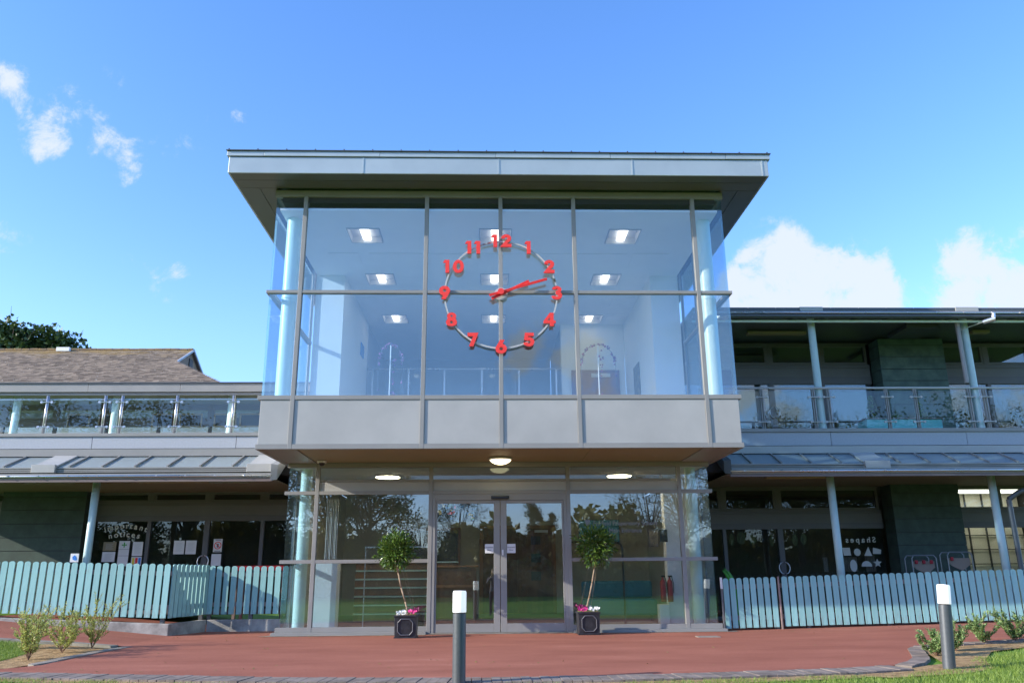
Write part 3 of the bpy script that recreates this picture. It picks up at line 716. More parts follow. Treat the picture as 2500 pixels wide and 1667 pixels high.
for s in (-1, 1):
    x = 3.993*s
    for y0, y1 in ((.05, .63), (.67, 1.28)):
        for z0, z1 in ((2.544, 3.05), (1.293, 2.476), (.06, 1.227)): MB().box(x-.006, x+.006, y0, y1, z0, z1).build('window_pane', 'glassS', bld)
    MB().box(x-.025, x+.025, .63, .67, 0, 3.05).build('mullion', 'frame', bld)
# entrance doors
dd = MB(); dd.box(-1.274, -1.215, 0.0, .10, -.02, 2.476); dd.box(1.199, 1.258, 0.0, .10, -.02, 2.476); dd.box(-1.214, 1.198, 0.0, .10, 2.36, 2.476)
df_ = dd.build('door_frame', 'frame', bld, bevel=.003)
for a, b_ in ((-1.212, -.006), (.006, 1.196)):
    f = MB(); s0 = .1 if a < 0 else .115; s1 = .115 if a < 0 else .1
    if a < 0: s0, s1 = .03, .115
    else: s0, s1 = .115, .03
    f.box(a, a+s0, .012, .07, .0, 2.355); f.box(b_-s1, b_, .012, .07, .0, 2.355); f.box(a+s0+.001, b_-s1-.001, .012, .07, .0, .15); f.box(a+s0+.001, b_-s1-.001, .012, .07, 2.30, 2.355)
    dl = f.build('door_leaf', 'frame', bld, bevel=.003)
    MB().box(a+s0, b_-s1, .035, .047, .15, 2.30).build('window_pane', 'glassL', dl)
MB().box(-1.3, 1.3, -.06, .08, -.05, -.004).build('threshold', 'kerb', bld)
single(MB().box(.03, .06, .0, .012, 1.35, 1.45).box(.035, .055, -.01, 0, 1.38, 1.42), 'door_lock', 'paper', (.045, .01, 1.4), 'small pale lock plate on right hand entrance door leaf', 'lock')
single(MB().box(-.17, .17, -.06, -.007, 2.375, 2.44), 'door_sensor', 'blk', (0, -.01, 2.4), 'black motion sensor bar above entrance double doors', 'sensor', bevel=.015)

# lettering helper
def text(body, size, loc, material, name, parent=None, depth=.0015, bold=0.0, rotz=0, mirror=False, align='CENTER', shear=0):
    cu = bpy.data.curves.new(name, 'FONT'); cu.body = body; cu.size = size; cu.extrude = depth; cu.align_x = align; cu.align_y = 'CENTER'
    cu.offset = bold; cu.shear = shear; cu.resolution_u = 6
    tmp = bpy.data.objects.new('tmp', cu); C.objects.link(tmp)
    me = bpy.data.meshes.new_from_object(tmp); bpy.data.objects.remove(tmp)
    mtx = Matrix.Translation(Vector(loc)) @ Matrix.Rotation(R(90), 4, 'X')
    if rotz: mtx = Matrix.Translation(Vector(loc)) @ Matrix.Rotation(rotz, 4, 'Y') @ Matrix.Rotation(R(90), 4, 'X')
    if mirror: mtx = mtx @ Matrix.Scale(-1, 4, (1, 0, 0))
    me.transform(mtx)
    mb = MB(); mb.v = [tuple(v.co) for v in me.vertices]; mb.f = [tuple(p.vertices) for p in me.polygons]
    bpy.data.meshes.remove(me)
    return mb
for a, lab in ((-.285, 'white automatic door notice on left door leaf'), (.125, 'white automatic door notice on right door leaf')):
    t = thing('door_sign', lab, 'sign', (a+.08, .03, 1.47), 'automatic door notices')
    MB().box(a, a+.16, .028, .034, 1.39, 1.555).build('sign_plate', 'paper', t)
    tb = text('Automatic', .034, (a+.08, .0265, 1.495), None, 't', bold=.0004); tb2 = text('Door', .034, (a+.08, .0265, 1.445), None, 't', bold=.0004)
    tb.build('lettering', 'ink', t); tb2.build('lettering', 'ink', t)
tw = text('Fairfield Preparatory School', .108, (2.36, .028, 1.915), None, 't', bold=.001)
t2 = text('Main Entrance', .108, (2.36, .028, 1.785), None, 't', bold=.001); tw.add(t2.v, t2.f)
tw.add(*(lambda q: (q.v, q.f))(MB().prism([(1.60, 1.985), (1.70, 1.985), (1.70, 1.90), (1.65, 1.86), (1.60, 1.90)][::-1], .0275, .0285)))
single(tw, 'window_lettering', 'vinylf', (2.3, .028, 1.8), 'white school name lettering on window right of entrance doors', 'lettering')

# lobby interior
f = MB(); f.box(-3.99, 3.99, .101, 6.4, -.06, .03); f.build('lobby_floor', 'carpet', bld)
f = MB(); f.box(-4.0, 4.0, 6.4, 6.5, .03, 3.0); f.box(-4.1, -4.0, 1.31, 6.4, .03, 3.0); f.box(4.0, 4.1, 1.31, 6.4, .03, 3.0); f.build('lobby_wall', 'beige', bld)
f = MB(); f.box(-3.98, 3.98, .11, 6.4, 3.0, 3.055); f.build('lobby_ceiling', 'ceil', bld)
f = MB(); f.box(-3.60, -3.16, .9, 1.25, .03, 1.26); f.build('lobby_pier', 'white', bld, bevel=.01)
f = MB(); f.box(3.43, 3.99, 1.5, 1.75, .03, 3.0); f.build('lobby_pier', 'white', bld, bevel=.01)
single(MB().box(3.22, 3.42, 1.45, 1.7, .03, .40), 'pedestal', 'white', (3.3, 1.5, .03), 'low white pedestal in lobby beneath fire extinguishers', 'pedestal', bevel=.01)
# stairs with pale nosings
st = thing('staircase', 'wooden staircase with pale nosings behind left lobby window', 'staircase', (-1.5, 3.2, .03))
for k in range(7):
    z = .2+.18*k; y = 3.0+.02*k
    MB().box(-3.15, -.9, y, 3.6, z-.15, z-.012).build('riser', 'wood', st)
    MB().box(-3.15, -.9, y-.03, 3.6, z-.01, z+.015).build('stair_nosing', 'mint', st)
dk = thing('reception_desk', 'wooden reception desk behind left entrance door', 'desk', (-.9, 3.2, .03))
MB().box(-1.4, -.48, 2.55, 2.9, .03, 1.15).build('desk_body', 'wood', dk, bevel=.01)
MB().box(-1.45, -.43, 2.5, 2.95, 1.16, 1.2).build('desk_top', 'woodl', dk, bevel=.008)
MB().box(-1.43, -.45, 2.48, 2.5, .75, .80).build('desk_trim', 'woodl', dk)
nb = thing('notice_board', 'dark board in wooden frame on lobby wall behind reception desk', 'notice board', (-1.8, 6.38, 1.6))
MB().box(-2.75, -.95, 6.33, 6.39, 1.25, 2.2).build('frame', 'woodl', nb, bevel=.01)
MB().box(-2.68, -1.02, 6.32, 6.329, 1.32, 2.13).build('board', 'blk', nb)
wd = thing('inner_door', 'brown wooden double door with small square windows at back of lobby', 'door', (.55, 6.38, .03))
MB().box(-.45, 1.55, 6.33, 6.39, .03, 2.25).build('door_frame', 'woodl', wd, bevel=.01)
for a, b_ in ((-.36, .54), (.55, 1.46)):
    lf = MB().box(a, b_, 6.31, 6.329, .05, 2.16).build('door_leaf', 'wood', wd, bevel=.004)
    if a > 0:
        for z in (.85, 1.3, 1.75): MB().box(.9, 1.15, 6.30, 6.309, z, z+.22).build('window_pane', 'blk', lf)
MB().box(1.0, 1.35, 6.26, 6.30, 2.06, 2.12).build('door_closer', 'steel', wd)
mo = thing('stained_glass_panel', 'dark hanging stained glass panel with coloured pieces inside entrance', 'artwork', (-.93, 2.5, 2.35))
MB().box(-1.4, -.45, 2.49, 2.51, 2.12, 2.58).build('panel', 'blk', mo)
random.seed(5)
for k in range(26):
    x = random.uniform(-1.35, -.55); z = random.uniform(2.15, 2.5)
    MB().box(x, x+random.uniform(.03, .1), 2.484, 2.488, z, z+random.uniform(.02, .06)).build('coloured_piece', random.choice(['red', 'yellow', 'greenp', 'blue', 'blue']), mo)
bl = thing('window_blind', 'bundle of vertical pale strip blinds behind left lobby window', 'blind', (-3.28, 1.0, 1.3))
for k in range(8):
    x = -3.40+.03*k; MB().box(x, x+.012, .78+.01*(k % 3), .80+.01*(k % 3), 1.32, 2.46).build('blind_strip', 'paper', bl)
sf = thing('sofa', 'dark teal sofa in lobby behind right window', 'sofa', (2.6, 2.6, .03))
MB().box(1.85, 3.4, 2.5, 3.2, .15, .48).build('seat', 'sofa', sf, bevel=.05)
MB().box(1.85, 3.4, 3.0, 3.25, .49, .85).build('backrest', 'sofa', sf, bevel=.05)
for x in (1.95, 3.25):
    MB().box(x, x+.05, 2.6, 2.65, .03, .149).build('leg', 'blk', sf)
for k, (x, lab) in enumerate(((3.30, 'red fire extinguisher on lobby pier, left of the pair'), (3.44, 'red fire extinguisher on lobby pier, right of the pair'))):
    t = thing('fire_extinguisher', lab, 'fire extinguisher', (x, 1.38, .45), 'fire extinguishers in the lobby')
    o = MB().lathe([(.001, .45), (.055, .455), (.058, .52), (.058, .80), (.05, .85), (.02, .89), (.018, .93), (.001, .93)], x, 1.38, 20).build('cylinder', M.setdefault('extred', mat('extred', (.38, .02, .02), .4)), t, smooth=True)
    MB().box(x-.03, x+.05, 1.36, 1.40, .93, .96).tube([(x+.04, 1.36, .93), (x+.07, 1.35, .80), (x+.06, 1.34, .62)], .008, 6).build('nozzle', 'blk', t)
def framed(name, x0, x1, y, z0, z1, label, inner, fr='blk'):
    t = thing(name, label, 'picture', ((x0+x1)/2, y, z0))
    MB().box(x0, x1, y, y+.03, z0, z1).build('frame', fr, t, bevel=.004)
    MB().box(x0+.02, x1-.02, y-.004, y-.001, z0+.02, z1-.02).build('print', inner, t)
framed('wall_screen', 1.80, 2.73, 3.0, 1.64, 2.18, 'large dark wall screen in lobby behind right topiary', 'sofa')
framed('wall_picture', 2.96, 3.23, 1.6, 1.98, 2.28, 'dark square picture hung high in lobby beside right window', 'blk')
framed('wall_picture', 3.14, 3.36, 1.8, 1.54, 1.89, 'thin framed drawing in lobby beside right window', 'pict')
framed('wall_box', 3.30, 3.46, 1.42, 1.62, 1.87, 'dark green box on lobby pier above fire extinguishers', 'blk')
# inner glass screens of the draught lobby
sc_ = thing('glass_screen', 'clear glass screen with thin steel edge inside left part of lobby', 'glass screen', (-2, 1.6, .03))
MB().box(-2.71, -1.4, 1.6, 1.612, .05, 1.55).build('glass_panel', 'glassI', sc_)
MB().box(-2.72, -1.4, 1.59, 1.62, 1.551, 1.575).box(-2.74, -2.72, 1.59, 1.62, .03, 1.575).build('frame', 'steel', sc_)
sc2 = thing('glass_screen', 'clear glass screen with curved dark rail inside right part of lobby', 'glass screen', (2, 1.3, .03))
MB().box(1.42, 2.55, 1.3, 1.312, .05, 1.3).build('glass_panel', 'glassI', sc2)
MB().tube([(1.42, 1.28, 1.62), (2.38, 1.28, 1.62), (2.46, 1.28, 1.57), (2.49, 1.28, 1.48), (2.49, 1.28, .03)], .02, 8).build('rail', 'blk', sc2)
pr = None
for x, lab in ((-2.31, 'round flush ceiling light behind glass strip, left of the doors'), (2.52, 'round flush ceiling light behind glass strip, right of the doors')):
    t = thing('round_ceiling_light', lab, 'ceiling light', (x, 1.45, 2.99), 'round lights in the lobby ceiling')
    MB().cyl((x, 1.45, 2.965), (x, 1.45, 2.999), .26, seg=40).build('rim', 'white', t)
    MB().cyl((x, 1.45, 2.955), (x, 1.45, 2.964), .245, seg=40).build('diffuser', 'lampd', t)
t = thing('dome_lamp', 'lit round dome lamp under soffit above the entrance doors', 'lamp', (0, -.62, 3.0))
MB().lathe([(.19, 3.072), (.215, 3.06), (.215, 3.035), (.20, 3.03)][::-1], 0, -.62, 36).build('lamp_rim', 'paper', t, smooth=True)
MB().lathe([(.001, 2.945), (.06, 2.950), (.12, 2.968), (.17, 2.998), (.195, 3.028)], 0, -.62, 36).build('lamp_shade', 'lampw', t, smooth=True)
t = thing('security_camera', 'small dome security camera under left end of soffit', 'camera', (-3.33, -.33, 3.0))
MB().cyl((-3.33, -.33, 3.03), (-3.33, -.33, 3.066), .085, seg=24).build('base', 'paper', t)
MB().lathe([(.001, 2.97), (.035, 2.98), (.055, 3.01), (.058, 3.029)], -3.33, -.33, 20).build('lens_dome', 'blk', t, smooth=True)

# ------------------------------------------------------------------ clock
CY, CZ = -2.0, 5.80
ck = thing('wall_clock', 'large open ring wall clock with red numerals and red hands on upper glazing', 'clock', (0, CY, CZ))
f = MB(); seg = 120
for i in range(seg):
    a0, a1 = 2*math.pi*i/seg, 2*math.pi*(i+1)/seg
    ro, ri, y0, y1 = 1.014, .986, -1.950, -1.928
    P = lambda a, r, y: (r*math.cos(a), y, CZ+r*math.sin(a))
    f.hexa([P(a0, ri, y0), P(a1, ri, y0), P(a1, ri, y1), P(a0, ri, y1), P(a0, ro, y0), P(a1, ro, y0), P(a1, ro, y1), P(a0, ro, y1)])
o = f.build('ring', 'ring', ck)
bm = bmesh.new(); bm.from_mesh(o.data); bmesh.ops.remove_doubles(bm, verts=bm.verts[:], dist=1e-5)
fd = {}
for fc in bm.faces: fd.setdefault(tuple(sorted(v.index for v in fc.verts)), []).append(fc)
bmesh.ops.delete(bm, geom=[x for l in fd.values() if len(l) > 1 for x in l], context='FACES_ONLY')
bmesh.ops.recalc_face_normals(bm, faces=bm.faces[:]); bm.to_mesh(o.data); bm.free(); smooth_by_angle(o, 30)
f = MB()
for x, z in ((0, 1), (0, -1), (1, 0), (-1, 0)): f.cyl((x*.99, -1.930, CZ+z*.99), (x*.99, -1.905, CZ+z*.99+(.046 if z == 0 else 0)), .02, seg=10)
f.build('bracket', 'steel', ck)
NUM = [('12', 0, 1.0), ('1', .48, .87), ('2', .87, .5), ('3', 1.0, 0), ('4', .86, -.5), ('5', .49, -.87), ('6', 0, -1.0), ('7', -.50, -.87), ('8', -.87, -.5), ('9', -1.0, 0), ('10', -.86, .5), ('11', -.49, .87)]
def glyph(ch, ox, oz, H, mb, y0, y1):
    # bold geometric digits drawn as solid outlines, H tall, centred on ox, oz
    def ell(cx, cz, rx, rz, a0, a1, n=28): return [(cx+rx*math.cos(R(a0+(a1-a0)*i/n)), cz+rz*math.sin(R(a0+(a1-a0)*i/n))) for i in range(n+1)]
    S = H; W = .62*H
    def put(poly):
        pp = [(ox+x*S, oz+z*S) for x, z in poly]
        ar = sum(pp[i][0]*pp[(i+1) % len(pp)][1]-pp[(i+1) % len(pp)][0]*pp[i][1] for i in range(len(pp)))
        if ar < 0: pp = pp[::-1]
        cu_fill(pp, mb, y0, y1)
    def strip(outer, inner): put(outer+inner[::-1])
    T = .21
    if ch == '1': put([(-.17,.5),(.17,.5),(.17,-.5),(-.11,-.5),(-.11,.29),(-.29,.29)])
    elif ch == '0': ring_fill(ell(0, 0, .40, .51, 90, 450, 40)[:-1], ell(0, 0, .14, .28, 90, 450, 40), ox, oz, S, mb, y0, y1)
    elif ch == '7': put([(-.36,.5),(.42,.5),(.06,-.5),(-.25,-.5),(.05,.25),(-.36,.25)])
    elif ch == '4': cu_fill([(ox+x_*S, oz+z_*S) for x_, z_ in [(.0,.5),(.28,.5),(.28,-.08),(.42,-.08),(.42,-.29),(.28,-.29),(.28,-.5),(.0,-.5),(.0,-.29),(-.46,-.29),(-.46,-.12)]], mb, y0, y1, [[(ox+x_*S, oz+z_*S) for x_, z_ in [(.0,.18),(.0,-.08),(-.17,-.08)]]])
    elif ch == '2':
        o_ = ell(-.0, .19, .37, .32, 178, -35, 22); i_ = ell(-.0, .19, .10, .10, 178, -20, 22)
        put(o_+[(.06,-.25),(.39,-.25),(.39,-.5),(-.42,-.5),(-.42,-.44)]+i_[::-1])
    elif ch == '3':
        o1 = ell(-.02, .235, .35, .28, 172, -48, 20); i1 = ell(-.02, .24, .09, .085, 172, -90, 20)
        o2 = ell(-.02, -.20, .39, .315, 48, -172, 24); i2 = ell(-.02, -.21, .11, .09, 90, -172, 22)
        put(o1+o2+i2[::-1][:-1]+[(-.09, -.10), (-.09, .14)]+i1[::-1][1:])
    elif ch == '5':
        o2 = ell(-.02, -.17, .39, .345, 98, -168, 26); i2 = ell(-.02, -.17, .12, .12, 130, -168, 22)
        put([(-.30,.5),(.34,.5),(.34,.26),(-.06,.26),(-.075,.17)]+o2+i2[::-1]+[(-.37,-.04)])
    elif ch in '69':
        s = 1 if ch == '6' else -1
        o_ = ell(0, -.15, .40, .36, 55, -212, 34); i_ = ell(0, -.15, .13, .12, 62, 422, 30)
        ou = [(s*x, s*z) for x, z in ([(.24, .5), (.10, .20)]+o_+[(-.08, .5)])]
        inn = [(s*x, s*z) for x, z in i_]
        ring_fill(ou, inn, ox, oz, S, mb, y0, y1)
    elif ch == '8':
        t = ell(0, .235, .33, .275, 20-52, 180+52-20, 24)
        lo = ell(0, -.21, .40, .305, 140, 400, 28)
        ou = [p for p in t]+[p for p in lo]
        ring_fill2(ou, [ell(0, .245, .08, .085, 0, 360, 18)[:-1], ell(0, -.215, .11, .11, 0, 360, 18)[:-1]], ox, oz, S, mb, y0, y1)
def cu_fill(pp, mb, y0, y1, holes=()):
    cu = bpy.data.curves.new('c', 'CURVE'); cu.dimensions = '2D'; cu.fill_mode = 'BOTH'; cu.extrude = (y1-y0)/2
    for poly in [pp]+list(holes):
        sp = cu.splines.new('POLY'); sp.points.add(len(poly)-1)
        for i, (x, z) in enumerate(poly): sp.points[i].co = (x, z, 0, 1)
        sp.use_cyclic_u = True
    tmp = bpy.data.objects.new('tmp', cu); C.objects.link(tmp)
    me = bpy.data.meshes.new_from_object(tmp); bpy.data.objects.remove(tmp)
    ym = (y0+y1)/2
    mb.add([(v.co.x, ym-v.co.z, v.co.y) for v in me.vertices], [tuple(p.vertices) for p in me.polygons])
    bpy.data.meshes.remove(me)
def ring_fill(ou, inn, ox, oz, S, mb, y0, y1):
    cu_fill([(ox+x*S, oz+z*S) for x, z in ou], mb, y0, y1, [[(ox+x*S, oz+z*S) for x, z in inn[:-1]]])
def ring_fill2(ou, holes, ox, oz, S, mb, y0, y1):
    cu_fill([(ox+x*S, oz+z*S) for x, z in ou], mb, y0, y1, [[(ox+x*S, oz+z*S) for x, z in hh] for hh in holes])
HN = .245
for s_, x, z in NUM:
    mb = MB(); z0 = CZ+z*.995+.015
    if len(s_) == 1: glyph4 = glyph(s_, x+(.02 if s_ == '1' else 0), z0, HN, mb, -1.982, -1.951)
    else:
        d = .083 if s_ == '11' else .105
        glyph(s_[0], x-d, z0, HN, mb, -1.982, -1.951); glyph(s_[1], x+d-(.005), z0, HN, mb, -1.982, -1.951)
    if s_ == '4':
        # counter of the 4
        pass
    nb_ = mb.build('numeral', 'red', ck); nb_['label'] = 'red numeral '+s_
f = MB(); f.cyl((0, -1.93, CZ+.0), (0, -1.955, CZ), .118, seg=48)
f.build('hub_plate', 'ring', ck)
MB().cyl((0, -2.046, CZ+.01), (0, -2.075, CZ+.01), .055, seg=32).cyl((0, -2.014, CZ+.01), (0, -1.956, CZ+.01), .03, seg=20).build('hub', 'red', ck)
def hand(tip, tail, w0, name, y):
    a = Vector((tip[0], 0, tip[1])); b = Vector((tail[0], 0, tail[1])); d = (a-b).normalized(); n = Vector((-d.z, 0, d.x))
    mb = MB()
    for o0, o1 in ((-w0, -w0*.28), (w0*.28, w0)):
        q = [b+n*o0, a+n*o0, a+n*o1, b+n*o1]
        mb.hexa([(p.x, y, CZ+p.z) for p in q]+[(p.x, y+.025, CZ+p.z) for p in q])
    q = [b-n*w0*.27, a-n*w0*.27, a+n*w0*.27, b+n*w0*.27]
    mb.hexa([(p.x, y+.014, CZ+p.z) for p in q]+[(p.x, y+.0245, CZ+p.z) for p in q])
    o = mb.build(name, 'red', ck)
    bm = bmesh.new(); bm.from_mesh(o.data); bmesh.ops.recalc_face_normals(bm, faces=bm.faces[:]); bm.to_mesh(o.data); bm.free()
hand((.50, .225), (-.165, -.105), .024, 'hour_hand', -2.015)
hand((.82, .255), (-.205, -.055), .021, 'minute_hand', -2.045)

# ------------------------------------------------------------------ side wings
def facade(parent, x0, x1, y, zs, mull, doorx=(), open_=(), glz='glassD', depth=.12):
    """zs: top, toplight top, toplight bottom, band top, band bottom, low glass top, base"""
    zt, a, b_, c, d, e, z0 = zs
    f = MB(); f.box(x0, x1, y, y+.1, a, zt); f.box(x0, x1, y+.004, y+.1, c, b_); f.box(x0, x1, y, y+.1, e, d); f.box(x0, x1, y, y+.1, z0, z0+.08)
    f.build('window_frame', 'frame_shaded', parent, bevel=.003)
    MB().box(x0, x1, y+.02, y+.08, d, c).build('panel', 'panel_shaded', parent)
    xs_ = [x0]+list(mull)+[x1]
    for mx_ in mull:
        wd_ = .06 if mx_ in doorx else .04
        MB().box(mx_-wd_, mx_+wd_, y-.005, y+.095, z0+.081, e-.001).build('mullion', 'frame_shaded', parent, bevel=.003)
        MB().box(mx_-.045, mx_+.045, y-.005, y+.095, b_+.001, a-.001).build('mullion', 'frame_shaded', parent, bevel=.003)
    for p, q in zip(xs_[:-1], xs_[1:]):
        MB().box(p+.03, q-.03, y+.04, y+.052, z0+.08, e).build('window_pane', glz, parent)
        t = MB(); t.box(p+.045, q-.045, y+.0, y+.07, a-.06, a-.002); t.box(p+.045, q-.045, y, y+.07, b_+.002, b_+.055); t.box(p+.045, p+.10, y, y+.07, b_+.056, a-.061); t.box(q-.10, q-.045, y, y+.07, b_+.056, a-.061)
        wf = t.build('top_light', 'frame_shaded', parent, bevel=.003)
        MB().box(p+.10, q-.10, y+.03, y+.042, b_+.055, a-.06).build('window_pane', glz, wf)

def slate(parent, x0, x1, y0, y1, zl, material, zt, zb):
    zz = [zb]+sorted(zl)+[zt]; f = MB()
    for a, b_ in zip(zz[:-1], zz[1:]): f.box(x0, x1, y0, y1, a+.006, b_-.006)
    f.build('slate_cladding', material, parent, bevel=.003)
    MB().box(x0+.01, x1-.01, y0+.015, y1-.01, zb, zt).build('cladding_core', 'dark', parent)

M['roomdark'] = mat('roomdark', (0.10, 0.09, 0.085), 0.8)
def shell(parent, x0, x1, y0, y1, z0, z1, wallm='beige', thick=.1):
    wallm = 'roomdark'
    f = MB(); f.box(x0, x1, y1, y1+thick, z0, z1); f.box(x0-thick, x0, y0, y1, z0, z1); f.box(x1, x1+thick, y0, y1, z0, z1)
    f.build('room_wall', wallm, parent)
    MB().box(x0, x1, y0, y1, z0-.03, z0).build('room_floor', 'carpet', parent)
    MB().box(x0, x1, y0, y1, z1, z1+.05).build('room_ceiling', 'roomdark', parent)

def canopy(parent, x0, x1, wides, pitch, xs0, zt, zb, gz, ytop=1.15, ybot=.4, gy=.3, soff_open=(), sofz=2.83, soff_back=3.0, tilt=0.0, rc=1, glz='canglass'):
    # sloped glass with battens, gutter and tube
    dy = ytop-ybot
    MB().hexa([(x0, ybot, zb-.012), (x1, ybot, zb-.012), (x1, ytop, zt-.012), (x0, ytop, zt-.012), (x0, ybot, zb), (x1, ybot, zb), (x1, ytop, zt), (x0, ytop, zt)]).build('canopy_glass', glz, parent)
    f = MB(); x = xs0
    n = Vector((0, -(zt-zb), dy)).normalized()
    def bar(xa, xb, hh, mb):
        mb.hexa([(xa, ybot-.02, zb+.002), (xb, ybot-.02, zb+.002), (xb, ytop-.002, zt+.002), (xa, ytop-.002, zt+.002), (xa, ybot-.02, zb+hh), (xb, ybot-.02, zb+hh), (xb, ytop-.002, zt+hh), (xa, ytop-.002, zt+hh)])
    while x < x1-.05:
        if not any(a-.05 < x < b_+.05 for a, b_ in wides):
            f = MB(); bar(x-.014, x+.014, .035, f); f.build('glazing_bar', 'frame', parent)
        x += pitch
    for a, b_ in wides:
        f = MB(); bar(a, b_, .038, f); f.box(a, b_, ybot-.10, ybot-.022, zb-.11, zb+.048)
        f.build('canopy_rib', 'panel', parent, bevel=.006)
    # vent strip
    f = MB(); f.box(x0, x1, ybot-.05, ybot-.03, zb-.10, zb-.075); f.box(x0, x1, ybot-.05, ybot-.03, zb-.065, zb-.045); f.box(x0, x1, ybot-.05, ybot-.03, zb-.03, zb-.005)
    f.build('vent_strip', 'frame', parent)
    MB().box(x0, x1, ybot-.025, ybot-.005, zb-.10, zb-.006).build('vent_backing', 'dark', parent)
    f = MB(); f.prismx([(gy, gz+.03), (gy, gz+.13), (gy+.012, gz+.13), (gy+.012, gz+.035), (ybot+.1, gz+.035), (ybot+.1, gz+.02), (gy+.02, gz+.02)][::-1], x0-.03, x1+.03)
    f.box(x0, x1, gy+.013, ybot+.1, gz+.09, gz+.10)
    f.build('gutter', 'frame', parent)
    MB().cyl((x0-.02, gy-.02, gz+.075), (x1+.02, gy-.02, gz+.075), .024, seg=12).build('gutter_tube', 'steel', parent, smooth=True)
    f = MB(); x = x0+.25
    while x < x1:
        MB().box(x-.014, x+.014, gy-.055, gy-.01, gz+.065, gz+.093).build('gutter_clip', 'steel', parent); x += .56
    MB().box(x0-.02, x1+.02, gy+.0, gy+.06, gz-.03, gz+.018).build('gutter_lip', mat('browntrim', (.17, .13, .12), .5), parent)
    # soffit behind the gutter
    f = MB(); prev_ = x0
    for a, b_ in list(soff_open)+[(x1, x1)]:
        if a > prev_: f.box(prev_, a, gy+.062, 1.1, sofz, sofz+.02)
        prev_ = b_
    f.box(x0, x1, 1.101, soff_back, sofz, sofz+.02); f.box(x0, x1, gy+.062, gy+.09, sofz, sofz+.02) if False else None
    f.build('soffit', 'soffit_shaded', parent)

lw = thing('school_wing', 'left wing with glass fronted terrace above canopy and dark ground floor windows', 'building', (-9, 2, 0))
rw = thing('school_wing', 'right wing in shade with columned balcony above glazed canopy and ground floor', 'building', (8, 2, 0))

# ---- left wing
XL0 = -13.0
ZSF = (2.90, 2.84, 2.61, 2.53, 2.32, 2.20, .25)
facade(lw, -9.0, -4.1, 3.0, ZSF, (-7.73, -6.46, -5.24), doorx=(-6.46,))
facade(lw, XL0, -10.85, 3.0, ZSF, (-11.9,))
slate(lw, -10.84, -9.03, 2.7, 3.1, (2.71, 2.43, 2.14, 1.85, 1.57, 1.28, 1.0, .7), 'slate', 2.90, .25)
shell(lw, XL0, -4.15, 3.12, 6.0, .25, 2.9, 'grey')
MB().box(XL0, -3.45, 3.0, 3.9, 2.905, 3.5).box(XL0, -4.13, 1.25, 3.0, 3.0, 3.5).build('wall', 'dark', lw)
canopy(lw, XL0, -4.42, ((-11.95, -11.45), (-9.0, -8.55), (-4.9, -4.42)), .625, -12.7, 3.37, 3.06, 2.80, soff_open=((-9.55, -8.5), (-6.2, -5.0)))
o = MB().hexa([(-4.419, .26, 2.78), (-4.30, .30, 2.80), (-4.30, 1.19, 3.30), (-4.419, 1.19, 3.30), (-4.419, .26, 3.10), (-4.30, .30, 3.08), (-4.30, 1.19, 3.44), (-4.419, 1.19, 3.44)]).build('canopy_end', 'panel', lw)
MB().box(XL0, -4.12, 1.16, 1.20, 3.38, 3.53).build('flashing', 'frame', lw)
MB().box(XL0, -4.12, 1.10, 1.159, 3.375, 3.40).build('flashing', 'frame', lw)
def slabband(parent, x0, x1, y, z0, z1, zt, joints):
    f = MB(); c = [x0]+list(joints)+[x1]
    for a, b_ in zip(c[:-1], c[1:]): f.box(a+.005, b_-.005, y, y+.03, z0, z1)
    f.build('slab_panel', 'slab', parent, bevel=.003)
    MB().box(x0, x1, y+.031, y+.25, z0-.02, zt-.06).build('slab_edge', 'dark', parent)
    MB().box(x0, x1, y-.03, y+.3, z1+.004, zt).build('coping', 'frame', parent, bevel=.004)
slabband(lw, XL0, -4.12, 1.2, 3.545, 3.79, 3.86, (-8.35, -5.42))
MB().box(XL0, -4.12, 1.45, 7.2, 3.72, 3.80).build('terrace_floor', 'kerb', lw)
# balustrade left
bl_ = thing('terrace_balustrade', 'glass balustrade with round steel posts and clamps along left terrace', 'balustrade', (-8.5, 1.3, 3.86))
pxs = [(88, 0), (235, 0), (279, 0), (418, 0), (562, 0)]
PX = [-10.76+1.27, 0]
Lp = [-11.0, -9.47, -8.27, -7.92, -6.78, -5.62]
Lp = [-10.72, -9.40, -8.21, -7.86, -6.73, -5.56, -4.4]
for x in Lp:
    p = MB().cyl((x, 1.25, 3.86), (x, 1.25, 4.66), .028, seg=16).build('post', 'steel', bl_, smooth=True)
    f = MB()
    for z in (4.0, 4.52): f.cyl((x-.09, 1.225, z), (x+.09, 1.225, z), .014, seg=8); f.cyl((x-.105, 1.21, z), (x-.105, 1.245, z), .026, seg=12); f.cyl((x+.105, 1.21, z), (x+.105, 1.245, z), .026, seg=12)
    f.build('clamp', 'steel', p)
for a, b_ in zip([XL0]+Lp[:-1], Lp):
    if b_-a < .1: continue
    MB().box(a+.07, b_-.07, 1.222, 1.234, 3.90, 4.60).build('glass_panel', 'glassB', bl_)
MB().cyl((XL0, 1.29, 4.585), (-4.12, 1.29, 4.585), .014, seg=8).build('handrail', 'steel', bl_)
